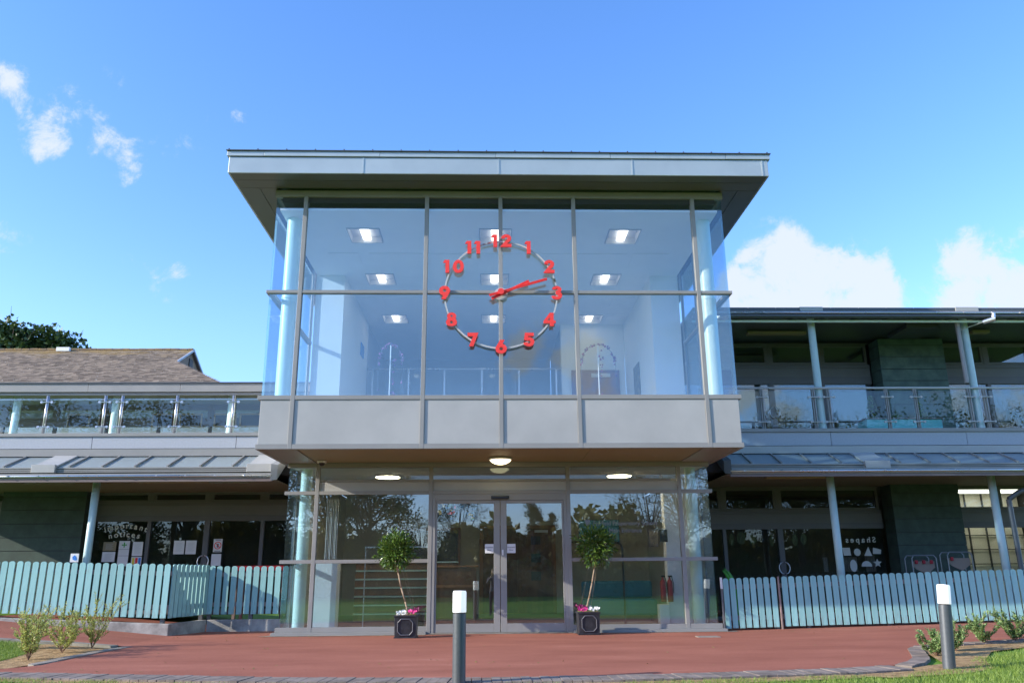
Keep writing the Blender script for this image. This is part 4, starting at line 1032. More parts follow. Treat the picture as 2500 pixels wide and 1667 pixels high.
# upper set-back storey, left
f = MB()
lwu = lw
MB().box(XL0-3, -4.2, 6.5, 9.6, 5.95, 6.11).build('upper_roof', 'frame', lwu)
f = MB(); c = [XL0-3, -11.2, -8.7, -4.2]
for a, b_ in zip(c[:-1], c[1:]): f.box(a+.004, b_-.004, 6.44, 6.499, 5.90, 6.13)
f.build('fascia', 'frame', lwu, bevel=.004)
MB().box(XL0-3, -4.2, 6.40, 9.6, 6.135, 6.165).build('roof_sheet', 'bollard', lwu)
MB().box(XL0-3, -4.2, 6.5, 6.6, 5.82, 5.885).box(XL0-3, -4.2, 6.62, 8.4, 5.90, 5.945).build('soffit', 'frame', lwu)
facade(lwu, -15.9, -4.25, 8.2, (5.90, 5.8, 5.45, 5.40, 5.32, 5.25, 3.80), (-14.4, -12.9, -11.4, -9.9, -8.4, -6.9, -5.4), glz='glassD')
f = MB().box(-15.9, -4.2, 11, 11.1, 3.8, 5.9); f.build('room_wall', 'grey', lwu)
for x in (-13.3, -10.6, -7.4, -4.9): MB().cyl((x, 6.9, 3.8), (x, 6.9, 5.9), .10, seg=24).build('column', 'mint', lwu, smooth=True)
for i, x in enumerate((-12.2, -11.3, -9.75, -8.95, -7.95, -7.2)):
    t = thing('wall_frame', 'pale thin frame on upper left wall, number %s from the left seen through terrace glass' % ('one','two','three','four','five','six')[i], 'frame', (x, 8.15, 4.7), 'pale frames behind the terrace glass')
    f = MB(); f.box(x-.33, x+.33, 8.12, 8.16, 5.58, 5.62); f.box(x-.33, x+.33, 8.12, 8.16, 5.22, 5.26); f.box(x-.33, x-.29, 8.12, 8.16, 5.261, 5.579); f.box(x+.29, x+.33, 8.12, 8.16, 5.261, 5.579)
    f.build('frame', 'soffit', t); MB().box(x-.28, x+.28, 8.15, 8.16, 5.27, 5.57).build('board', 'dark', t)
MB().cyl((-8.0, .9, .28), (-8.0, .9, 2.9), .072, seg=28).build('column', 'mintg', lw, smooth=True)
MB().cyl((-11.9, .9, .28), (-11.9, .9, 2.9), .072, seg=28).build('column', 'mintg', lw, smooth=True)
def ringhandle(parent, x, y, z, r=.10):
    for s in (-1, 1):
        pts = [(x+s*.02+s*(r*math.sin(a)), y-.05, z+r*1.25*math.cos(a)) for a in [math.pi*k/12 for k in range(13)]]
        MB().tube(pts, .011, 8).build('door_handle', 'steel', parent)
ringhandle(lw, -6.46, 2.99, 1.33)
# notices
def arcword(word, cx, z, y, size, curve, mb, adv=.78, mirror=False, font_bold=.004):
    n = len(word)
    wd_ = {'i': .42, 't': .62, 'm': 1.15, 'r': .72, 'c': .8, 's': .8}
    ws_ = [wd_.get(ch, .92)*size*adv for ch in word]; tot = sum(ws_); x = -tot/2
    for ch, w__ in zip(word, ws_):
        c_ = x+w__/2; x += w__
        zz = z-curve*(c_/(tot/2))**2; ang = math.atan(2*curve*c_/(tot/2)**2)
        q = text(ch, size, ((cx-c_) if mirror else (cx+c_), y, zz), None, 't', bold=font_bold, rotz=(-ang if mirror else ang), mirror=mirror); mb.add(q.v, q.f)
f = MB(); arcword('important', -8.22, 2.10, 2.985, .165, .09, f, .80); arcword('notices', -8.24, 1.92, 2.985, .165, .05, f, .82)
single(f, 'window_lettering', 'vinyl', (-8.2, 2.98, 2.0), 'playful arched white letters reading important notices on left wing window', 'lettering')
def notice(x0, x1, z0, z1, label, kind='text', y=2.965):
    t = thing('notice', label, 'notice', ((x0+x1)/2, y, z0), 'paper notices on the left wing windows')
    MB().box(x0, x1, y, y+.004, z0, z1).build('sheet', 'paper' if kind != 'grey' else 'soffit', t)
    w__ = x1-x0; hh = z1-z0; f = MB()
    if kind == 'text' or kind == 'grey':
        for k in range(8): f.box(x0+w__*.2, x1-w__*(.2+.2*((k*7) % 3)/3), y-.002, y-.0005, z1-hh*(.2+.085*k)-.004, z1-hh*(.2+.085*k))
        f.build('lines', 'grey', t)
    if kind == 'cross':
        cx_ = (x0+x1)/2; cz_ = z1-hh*.16; f.box(cx_-.012, cx_+.012, y-.002, y-.0005, cz_-.055, cz_+.055); f.box(cx_-.055, cx_-.0125, y-.002, y-.0005, cz_-.012, cz_+.012); f.box(cx_+.0125, cx_+.055, y-.002, y-.0005, cz_-.012, cz_+.012)
        f.build('emblem', 'greenp', t)
        g_ = MB(); g_.box(x0, x1, y-.002, y-.0005, z1-hh*.34, z1-hh*.33); g_.box(x0, x1, y-.002, y-.0005, z1-hh*.6, z1-hh*.59); g_.build('lines', 'ink', t)
    if kind == 'bars':
        for k, c in enumerate(('yellow', 'red', 'blue')): MB().box(x0+w__*(.08+.31*k), x0+w__*(.32+.31*k), y-.002, y-.0005, z0+hh*.12, z1-hh*.1).build('stripe', c, t)
    if kind == 'ban':
        cx_ = (x0+x1)/2; cz_ = (z0+z1)/2; r_o = w__*.42
        for k in range(24):
            a0, a1 = 2*math.pi*k/24, 2*math.pi*(k+1)/24
            f.prism([(cx_+r_o*math.cos(a0), cz_+r_o*math.sin(a0)), (cx_+r_o*math.cos(a1), cz_+r_o*math.sin(a1)), (cx_+r_o*.8*math.cos(a1), cz_+r_o*.8*math.sin(a1)), (cx_+r_o*.8*math.cos(a0), cz_+r_o*.8*math.sin(a0))], y-.002, y-.0005)
        f.prism([(cx_-r_o*.62, cz_+r_o*.5), (cx_-r_o*.5, cz_+r_o*.62), (cx_+r_o*.62, cz_-r_o*.5), (cx_+r_o*.5, cz_-r_o*.62)], y-.004, y-.0025)
        f.build('ban_symbol', 'red', t)
        g_ = MB(); g_.box(x0+w__*.2, x1-w__*.2, y-.002, y-.0005, z1-hh*.1, z1-hh*.05); g_.box(x0+w__*.15, x1-w__*.15, y-.002, y-.0005, z0+hh*.05, z0+hh*.1)
        g_.box(cx_-.02, cx_+.02, y-.002, y-.0005, cz_-.04, cz_+.035); g_.build('lines', 'ink', t)
notice(-8.66, -8.38, 1.57, 1.76, 'grey landscape notice under the lettering, upper left', 'grey')
notice(-8.66, -8.38, 1.34, 1.55, 'white landscape notice under the lettering, lower left')
notice(-8.32, -8.09, 1.25, 1.78, 'tall white notice with green cross under the lettering, centre', 'cross')
notice(-8.02, -7.80, 1.46, 1.76, 'white notice under the lettering, upper right')
notice(-8.02, -7.80, 1.25, 1.44, 'notice with yellow, red and blue stripes under the lettering', 'bars')
notice(-7.13, -6.90, 1.49, 1.78, 'white notice on dark door, left of a pair')
notice(-6.87, -6.64, 1.49, 1.78, 'white notice on dark door, right of a pair')
notice(-6.27, -6.08, 1.53, 1.81, 'white notice with red ban symbol on the dark window', 'ban')
notice(-6.29, -6.08, 1.24, 1.49, 'plain white sheet below the ban notice', 'plain')
t = thing('column_sign', 'small white and blue sign fixed beside left wing column', 'sign', (-8.2, .8, 1.3))
MB().box(-8.26, -8.10, .78, .79, 1.30, 1.46).build('sign_plate', 'paper', t, bevel=.003)
q = MB(); q.prism([(-8.22, 1.40), (-8.18, 1.43), (-8.15, 1.40), (-8.13, 1.35), (-8.16, 1.33), (-8.21, 1.35)][::-1], .775, .779); q.build('pictogram', 'blue', t)
t = thing('play_table', 'red topped play table behind recessed fence', 'table', (-5.0, 2.0, .25))
MB().box(-5.45, -4.35, 1.75, 2.4, 1.12, 1.22).build('tabletop', 'red', t, bevel=.02)
for x, y in ((-5.4, 1.8), (-4.45, 1.8), (-5.4, 2.3), (-4.45, 2.3)): MB().box(x, x+.06, y, y+.06, .1, 1.119).build('leg', 'rail', t)

# ---- right wing
XR1 = 13.5
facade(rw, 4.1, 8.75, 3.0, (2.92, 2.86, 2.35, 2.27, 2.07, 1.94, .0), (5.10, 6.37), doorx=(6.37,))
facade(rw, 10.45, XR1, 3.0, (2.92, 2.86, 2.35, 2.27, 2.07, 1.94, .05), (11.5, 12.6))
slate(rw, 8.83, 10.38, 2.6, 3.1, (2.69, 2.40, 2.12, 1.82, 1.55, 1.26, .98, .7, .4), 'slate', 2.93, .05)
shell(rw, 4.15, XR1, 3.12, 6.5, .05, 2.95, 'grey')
MB().box(10.6, 13.4, 5.2, 5.25, .06, 2.9).build('room_wall', mat('cream', (.72, .68, .55), .8), rw)  # cream wall added to imitate a bright reflection in the window
for x in (10.95, 11.25, 11.55, 11.95, 12.4): MB().box(x, x+(.16 if x in (11.25,) else .03), 5.1, 5.14, .06, 2.9).build('reflection_grid', 'dark', rw)  # dark bars imitating the grid of a reflected glazed building
for z in (1.15, 1.5, 1.85, 2.2): MB().box(10.6, 13.4, 5.145, 5.165, z, z+.02).build('reflection_grid', 'dark', rw)
t = thing('added_glow_panel', 'added glowing panel inside far right ground floor room, in place of a window reflection', 'ceiling light', (12, 4.2, 2.9))
MB().box(11.0, 13.2, 3.8, 4.9, 2.88, 2.93).build('diffuser', emis('added_glow', (1, .95, .84), 2.2), t)  # added glow, brightens the cream wall; no known lamp here
MB().box(4.14, XR1, 3.0, 3.9, 2.955, 3.45).box(4.14, XR1, 1.1, 3.0, 3.0, 3.45).build('wall', 'dark', rw)
canopy(rw, 4.55, XR1, ((7.25, 7.75), (10.9, 11.4)), .60, 5.0, 3.35, 3.07, 2.84, soff_open=(), sofz=2.88, ytop=1.0, ybot=.4)
MB().hexa([(4.42, .30, 2.88), (4.549, .26, 2.86), (4.549, 1.0, 3.28), (4.42, 1.0, 3.28), (4.42, .30, 3.12), (4.549, .26, 3.14), (4.549, 1.0, 3.42), (4.42, 1.0, 3.42)]).build('canopy_end', 'bollard', rw)
MB().box(4.14, XR1, .96, .99, 3.36, 3.51).build('flashing', 'panel', rw)
slabband(rw, 4.14, XR1, 1.0, 3.525, 3.80, 3.88, (6.92, 9.80))
MB().box(4.14, XR1, 1.25, 3.0, 3.72, 3.80).build('terrace_floor', 'kerb', rw)
br = thing('balcony_balustrade', 'glass balustrade with flat twin posts and round handrail on right balcony', 'balustrade', (8, 1.05, 3.88))
MB().cyl((4.2, 1.05, 4.755), (XR1, 1.05, 4.755), .024, seg=12).build('handrail', 'ring', br, smooth=True)
Rp = [4.25, 5.55, 6.66, 6.98, 8.23, 8.85, 10.02, 10.36, 11.6, 12.8]
for x in Rp:
    p = MB().box(x-.032, x-.008, 1.02, 1.08, 3.88, 4.73).box(x+.008, x+.032, 1.02, 1.08, 3.88, 4.73).build('post', 'frame', br)
    f = MB()
    for z in (4.02, 4.55): f.cyl((x-.10, 1.0, z), (x+.10, 1.0, z), .013, seg=8); f.cyl((x-.11, .985, z), (x-.11, 1.02, z), .024, seg=12); f.cyl((x+.11, .985, z), (x+.11, 1.02, z), .024, seg=12)
    f.build('clamp', 'ring', p)
for a, b_ in zip(Rp[:-1], Rp[1:]):
    if b_-a < .4: continue
    MB().box(a+.06, b_-.06, .998, 1.010, 3.92, 4.68).build('glass_panel', 'glassB', br)
facade(rw, 4.14, 8.93, 3.0, (6.30, 6.27, 5.77, 5.68, 5.48, 5.29, 3.80), (5.25, 6.50, 7.75), doorx=(6.5,), glz='glassL')
facade(rw, 10.62, XR1, 3.0, (6.30, 6.27, 5.77, 5.68, 5.48, 5.29, 3.80), (11.78, 12.9), glz='glassL')
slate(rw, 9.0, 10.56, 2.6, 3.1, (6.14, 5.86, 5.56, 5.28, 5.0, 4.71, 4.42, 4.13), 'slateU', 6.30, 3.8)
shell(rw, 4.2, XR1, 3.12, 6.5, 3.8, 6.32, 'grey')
ringhandle(rw, 6.5, 2.99, 4.6)
ringhandle(rw, 6.37, 2.99, 1.09)
MB().box(4.14, XR1, 1.1, 6.6, 6.345, 6.375).build('soffit', 'bollard', rw)
MB().box(4.14, XR1, .75, 7.0, 6.385, 6.44).build('roof', 'frame', rw)
f = MB(); x = 4.14; k = 0
while x < XR1:
    w__ = .60; f.box(x+.004, x+w__-.004, .74, .749, 6.37, 6.455); x += w__
f.build('vent_strip', 'bollard', rw)
for a in (6.45, 9.85): MB().box(a, a+.5, .715, .738, 6.37, 6.462).build('roof_rib', 'panel', rw, bevel=.004)
MB().box(4.14, XR1, .70, .739, 6.335, 6.365).build('fascia', 'frame', rw, bevel=.003)
f = MB().box(4.14, XR1, .68, .80, 6.225, 6.30); f.build('gutter', 'bollard', rw, bevel=.02)
MB().cyl((4.14, .66, 6.315), (XR1, .66, 6.315), .018, seg=10).build('gutter_tube', 'steel', rw, smooth=True)
f = MB(); x = 4.4
while x < XR1: MB().box(x-.012, x+.012, .63, .66, 6.305, 6.325).build('gutter_clip', 'steel', rw); x += .62
MB().box(4.14, XR1, .86, .90, 6.165, 6.21).build('roof_edge_strip', 'mint', rw)
x = 4.2
while x < XR1: MB().box(x, x+.05, .805, 1.1, 6.215, 6.34).build('roof_bracket', 'bollard', rw); x += .7
for x in (6.835, 10.23): MB().cyl((x, 1.15, 3.88), (x, 1.15, 6.345), .078, seg=28).cyl((x, 1.15, 3.86), (x, 1.15, 3.95), .085, seg=28).build('column', 'mintg', rw, smooth=False)
for x in (6.755, 10.10): MB().cyl((x, .9, -.05), (x, .9, 2.9), .075, seg=28).build('column', 'mintg', rw, smooth=True)
MB().tube([(10.0, 1.0, 6.1), (10.0, 1.0, 4.85)], .045, 14).tube([(10.0, 1.0, 6.1), (9.97, .95, 6.2)], .045, 14).build('downpipe', 'frame', rw)
t = thing('spotlight', 'grey cylindrical spotlight on thin arm under right roof edge', 'spotlight', (10.3, .9, 6.0))
MB().tube([(10.05, 1.0, 6.03), (10.42, .7, 6.13)], .012, 8).build('arm', 'steel', t)
MB().cyl((10.36, .66, 6.10), (10.55, .52, 6.14), .045, .055, 20).build('lamp_head', 'steel', t, smooth=False)
MB().cyl((10.52, .54, 6.14), (10.54, .535, 6.26), .04, .035, 16).build('lamp_cap', 'steel', t)
for (x, lab, y0, z, hh, gr) in ((5.72, 'long surface light under right balcony roof', 2.0, 6.30, .06, 'mint'), (5.45, 'long strip light under right canopy soffit', .9, 2.87, .03, 'mint'), (-7.1, 'long strip light under left canopy soffit', .62, 2.82, .03, 'paper'), (10.9, 'square surface light at far right of balcony roof', 1.9, 6.30, .06, 'mint')):
    single(MB().box(x, x+(1.35 if x < 10 else .4), y0, y0+.16, z-hh, z+.01), 'strip_light', 'soffit', (x, y0, z), lab, 'light fitting', bevel=.01)
single(MB().box(9.15, 9.9, 1.5, 2.4, 6.24, 6.34), 'ceiling_unit', 'bollard', (9.5, 2, 6.3), 'dark square unit hung beneath right balcony roof before green cladding', 'unit', bevel=.01)
t = thing('planter_trough', 'long turquoise planter trough on the right balcony', 'planter', (9, 2.1, 3.8))
MB().box(8.15, 9.85, 1.9, 2.35, 3.81, 4.24).build('trough', mat('turquoise', (.22, .68, .66), .5), t, bevel=.01)
MB().box(8.12, 9.88, 1.87, 2.38, 4.241, 4.262).build('trough_rim', 'rail', t)
random.seed(8)
for cx_, hh in ((8.4, .55), (9.5, .4), (8.95, .15)):
    f = MB()
    for _ in range(260):
        tt = random.random(); r_ = .16*(1-tt)+.02; a = random.uniform(0, 6.28)
        p = Vector((cx_+r_*math.cos(a)*random.random()**.5, 2.1+r_*math.sin(a)*random.random()**.5, 4.25+hh*tt))
        f.leaf(p, Vector((math.cos(a), math.sin(a), .9)), Vector((0, 0, 1)), .05, .02)
    f.build('plant', 'shrubg', t)
# shapes window
f = MB(); arcword('Shapes', 8.18, 1.685, 2.985, .17, .0, f, .80, mirror=True)
single(f, 'window_lettering', 'vinyl', (8.2, 2.98, 1.6), 'white letters reading Shapes seen reversed on right wing window', 'lettering')
shp = [('paper square', [(7.74, 1.52), (7.91, 1.52), (7.92, 1.35), (7.76, 1.35)]), ('paper disc', [(8.07+.075*math.cos(a*math.pi/10), 1.42+.08*math.sin(a*math.pi/10)) for a in range(20)]),
       ('paper triangle', [(8.33, 1.54), (8.40, 1.34), (8.22, 1.34)]), ('paper rectangle', [(8.44, 1.52), (8.62, 1.47), (8.60, 1.38), (8.42, 1.38)]),
       ('paper oval', [(7.95+.08*math.cos(a*math.pi/10), 1.13+.13*math.sin(a*math.pi/10)) for a in range(20)]), ('paper half disc', [(8.25+.12*math.cos(a*math.pi/10), 1.11+.12*math.sin(a*math.pi/10)) for a in range(11)]),
       ('paper star', [(8.50+(.10 if k % 2 == 0 else .045)*math.sin(k*math.pi/5), 1.18+(.10 if k % 2 == 0 else .045)*math.cos(k*math.pi/5)) for k in range(10)])]
for nm, poly in shp:
    ar = sum(poly[i][0]*poly[(i+1) % len(poly)][1]-poly[(i+1) % len(poly)][0]*poly[i][1] for i in range(len(poly)))
    if ar < 0: poly = poly[::-1]
    cx_ = sum(p[0] for p in poly)/len(poly); cz_ = sum(p[1] for p in poly)/len(poly)
    single(MB().prism(poly, 2.984, 2.988), nm.replace(' ', '_'), 'vinyl' if nm != 'x' else 'grey', (cx_, 2.986, cz_), 'pale %s stuck on the Shapes window of the right wing' % nm, 'shape')
for i, (a, b_, z0, z1) in enumerate(((7.40, 7.50, 1.0, 1.32), (7.72, 8.18, 1.0, 1.32), (8.38, 8.60, 1.0, 1.37))):
    single(MB().box(a, b_, 3.3, 3.33, z0, z1), 'reed_screen', 'reed', ((a+b_)/2, 3.3, z0), ('narrow pale reed screen left of the lower column', 'wide pale reed screen behind the paper oval', 'pale reed screen behind the paper star')[i], 'screen', 'reed screens behind Shapes window')
# leaf shapes hung in the dark windows
random.seed(12)
for i, (x, z, w__, hh) in enumerate(((5.3, 1.72, .07, .28), (5.52, 1.75, .13, .28), (5.78, 1.72, .09, .24), (6.22, 1.7, .07, .26), (6.75, 1.7, .08, .26), (6.95, 1.72, .09, .26))):
    poly = [(x+w__*math.sin(2*math.pi*k/14)*.8, z+hh*.5*math.cos(2*math.pi*k/14)) for k in range(14)][::-1]
    single(MB().prism(poly, 3.16, 3.165), 'paper_leaf', mat('paperleaf%d' % i, (.16, .18, .10), .8), (x, 3.16, z), 'dull green paper leaf hung in right wing window, %s from left' % ('first','second','third','fourth','fifth','sixth')[i], 'paper leaf', 'paper leaves in the right wing windows')
for i, x0 in enumerate((8.68, 9.45)):
    t = thing('storage_rack', ('tubular metal rack with cloth and red clips, nearer the entrance', 'taller tubular metal rack with cream cloth, farther from the entrance')[i], 'rack', (x0+.3, 1.8, .05), 'metal racks behind the right fence')
    zt = 1.32+.06*i; wq = .52
    for dy in (0, .3):
        MB().tube([(x0, 1.8+dy, .05), (x0, 1.8+dy, zt-.06), (x0+.05, 1.8+dy, zt), (x0+wq-.05, 1.8+dy, zt), (x0+wq, 1.8+dy, zt-.06), (x0+wq, 1.8+dy, .05)], .012, 8).build('tube_frame', 'tube', t)
    poly = [(x0+.02, zt-.12), (x0+wq-.02, zt-.12), (x0+wq-.02, zt-.25), (x0+wq*.6, zt-.38), (x0+.1, zt-.28), (x0+.02, zt-.2)][::-1]
    MB().prism(poly, 1.85, 1.87).build('cloth', mat('cloth%d' % i, (.26, .21, .16), .9), t)
    for k in range(3 if i == 0 else 1): MB().box(x0+.07+.16*k, x0+.13+.16*k, 1.80, 1.84, zt-.17, zt-.10).build('clip', mat('clipred%d%d' % (i, k), (.35, .01, .02), .5), t, bevel=.01)
t = thing('parasol_arm', 'dark curved metal arm at far right above the fence', 'arm', (10.4, .6, .0))
MB().tube([(10.32, .75, .1), (10.30, .75, 2.38), (10.5, .7, 2.52), (11.3, .5, 2.75)], .05, 16).build('arm', 'bollard', t)
f = MB(); random.seed(4)
for k in range(14):
    a = random.uniform(2.4, 3.0) if k % 2 else random.uniform(.2, .7)
    f.leaf(Vector((4.72, 1.2, .75)), Vector((-.5+random.uniform(-.2, .25), random.uniform(-.15, .15), .8)), Vector((0, -1, .1)), random.uniform(.28, .42), .07)
f.cyl((4.72, 1.2, .0), (4.72, 1.2, .76), .03, seg=8)
single(f, 'green_plant', mat('brightgreen', (.06, .30, .02), .5), (4.72, 1.2, 0), 'bright green leafy plant behind right fence beside the lobby', 'plant')

# ------------------------------------------------------------------ fences
def picket_mesh(w_, hh, t_):
    poly = [(-w_/2, 0), (w_/2, 0), (w_/2, hh-.035)]+[(w_/2*math.cos(a), hh-.035+.035*math.sin(a)) for a in [R(20*k) for k in range(1, 9)]]+[(-w_/2, hh-.035)]
    return poly
def fence(name, label, pts, zb, zt, pitch, wpk, rails=True, posts=(), extra=None, group='teal picket fences', plinth=None):
    p0 = Vector((*pts[0], 0)); p1 = Vector((*pts[1], 0)); d = (p1-p0); Lh = d.length; d.normalize(); n = Vector((d.y, -d.x, 0))
    t = thing(name, label, 'fence', (p0.x, p0.y, zb[0]), group)
    cnt = max(1, round(Lh/pitch)); proto = None; ang = math.atan2(d.y, d.x)
    for k in range(cnt):
        s = (k+.5)/cnt; p = p0+d*(Lh*s); z0 = zb[0]+(zb[1]-zb[0])*s; z1 = zt[0]+(zt[1]-zt[0])*s
        if proto is None:
            mb = MB().prism(picket_mesh(wpk, z1-z0, .02), -.010, .010)
            proto = mb.build('picket', 'teal'); o = proto
        else:
            o = proto.copy(); C.objects.link(o)
        o.parent = t; o.location = (p.x-p0.x, p.y-p0.y, z0-zb[0]+random.uniform(-.004, .004)); o.rotation_euler = (random.uniform(-.006, .006), random.uniform(-.006, .006), ang)
        o.scale = (1, 1, (z1-z0)/(zt[0]+(zt[1]-zt[0])*.5/cnt-zb[0]-(zb[1]-zb[0])*.5/cnt))
    for fr in (.2, .82):
        mb = MB(); q = []
        for p, za, zc in ((p0, zb[0], zt[0]), (p1, zb[1], zt[1])):
            z = za+(zc-za)*fr; q.append((p, z))
        a, b_ = q; o1, o2 = -n*.012, -n*.05
        mb.hexa([tuple(a[0]+o1+Vector((0, 0, a[1]-.04))), tuple(b_[0]+o1+Vector((0, 0, b_[1]-.04))), tuple(b_[0]+o2+Vector((0, 0, b_[1]-.04))), tuple(a[0]+o2+Vector((0, 0, a[1]-.04))),
                 tuple(a[0]+o1+Vector((0, 0, a[1]+.04))), tuple(b_[0]+o1+Vector((0, 0, b_[1]+.04))), tuple(b_[0]+o2+Vector((0, 0, b_[1]+.04))), tuple(a[0]+o2+Vector((0, 0, a[1]+.04)))])
        mb.build('fence_rail', 'rail', t)
    k = 0
    for s in posts:
        p = p0+d*(Lh*s)-n*.09; z0 = zb[0]+(zb[1]-zb[0])*s; z1 = zt[0]+(zt[1]-zt[0])*s
        MB().box(p.x-.035, p.x+.035, p.y-.035, p.y+.035, z0-.14, z1-.06).build('fence_post', 'lead', t)
    return t
fence('picket_fence', 'sunlit pale teal picket fence on plinth at far left', ((-13, .30), (-6.13, .30)), (.55, .285), (1.42, 1.245), .1435, .106, posts=(.1, .35, .52, .72, .985))
fence('picket_fence', 'short teal picket fence return between far left fence and recess', ((-6.12, .32), (-5.78, 1.38)), (.285, .30), (1.245, 1.235), .125, .10, posts=(.98,))
fence('picket_fence', 'teal picket fence in recess between return and lobby', ((-5.80, 1.40), (-4.06, 1.40)), (.30, .30), (1.22, 1.20), .145, .106, posts=(.03, .5, .97))
fence('picket_gate', 'teal picket gate right of the lobby', ((4.14, .08), (5.16, .08)), (.02, .04), (.905, .925), .128, .096, posts=(.03, .98))
fence('picket_fence', 'long shaded teal picket fence at right', ((5.24, .08), (13.2, .08)), (.045, .185), (.925, 1.10), .1375, .104, posts=(.06, .25, .45, .65, .85))
t = thing('gate_post', 'slim grey steel post with white box at lobby corner', 'post', (4.07, .0, -.02))
MB().box(4.085, 4.11, -.02, .03, -.03, .92).build('post', 'lead', t)
MB().box(4.07, 4.105, -.06, -.021, .72, .92).build('lock_box', 'paper', t)
single(MB().box(5.18, 5.21, .05, .08, -.03, .93), 'gate_post', 'rail', (5.19, .07, 0), 'brown timber post between teal gate and long fence', 'post', bevel=.004)
# plinths
pl = MB(); 
pl.hexa([(-13, .24, -.1), (-6.06, .24, -.1), (-6.06, .40, -.1), (-13, .40, -.1), (-13, .24, .50), (-6.06, .24, .185), (-6.06, .40, .185), (-13, .40, .50)])
single(pl, 'concrete_plinth', 'concrete', (-9, .3, 0), 'sunlit weathered concrete plinth under far left fence', 'plinth', bevel=.008)
single(MB().hexa([(-6.055, .24, -.1), (-5.74, 1.33, -.1), (-5.86, 1.45, -.1), (-6.17, .41, -.1), (-6.055, .24, .185), (-5.74, 1.33, .20), (-5.86, 1.45, .20), (-6.17, .41, .185)]), 'concrete_plinth', 'concrete', (-5.9, .8, 0), 'concrete plinth under short fence return', 'plinth', bevel=.005)
single(MB().box(-5.73, -4.07, 1.33, 1.47, -.1, .20), 'concrete_plinth', 'concrete', (-5, 1.4, 0), 'dark stained concrete plinth in recess beside lobby', 'plinth', bevel=.008)
struct(region([(-4.30,-.30),(-4.05,.1),(-4.05,-.02),(4.05,-.02),(4.05,-.18),(-1.3,-.18)][::-1] if False else [(-4.32,-.26),(-1.35,-.26),(-1.35,-.12),(1.3,-.12),(1.3,-.2),(4.3,-.2),(4.3,-.02),(-4.12,-.02)], .006, 'paving_strip', 'kerb', .3))
single(MB().box(3.25, 3.62, -1.45, -1.2, -.02, -.010), 'drain_cover', 'kerb', (3.4, -1.3, -.02), 'pale rectangular drain cover in red path', 'drain cover')

# ------------------------------------------------------------------ bollards
def bollard(x, y, tilt, label):
    z = h(x, y)-.03
    t = thing('bollard_light', label, 'bollard light', (x, y, z), 'bollard lights by the path')
    o = MB().cyl((x, y, z-.03), (x, y, z+.735), .071, seg=40).build('post', 'bollard', t, smooth=False); smooth_by_angle(o)
    o = MB().cyl((x, y, z+.735), (x, y, z+.748), .064, seg=40).build('collar', 'dark', t)
    o = MB().lathe([(.069, z+.748), (.0735, z+.752), (.0735, z+.955), (.066, z+.972), (.001, z+.974)], x, y, 40).build('lamp_shade', 'lampwhite', t); smooth_by_angle(o)
    t.rotation_euler = (0, tilt, 0)
    return t
bollard(-.54, -6.25, 0, 'bollard light with white top on lawn in front of the entrance')
bollard(5.21, -5.45, R(4.5), 'bollard light with white top beside shrubs at right')

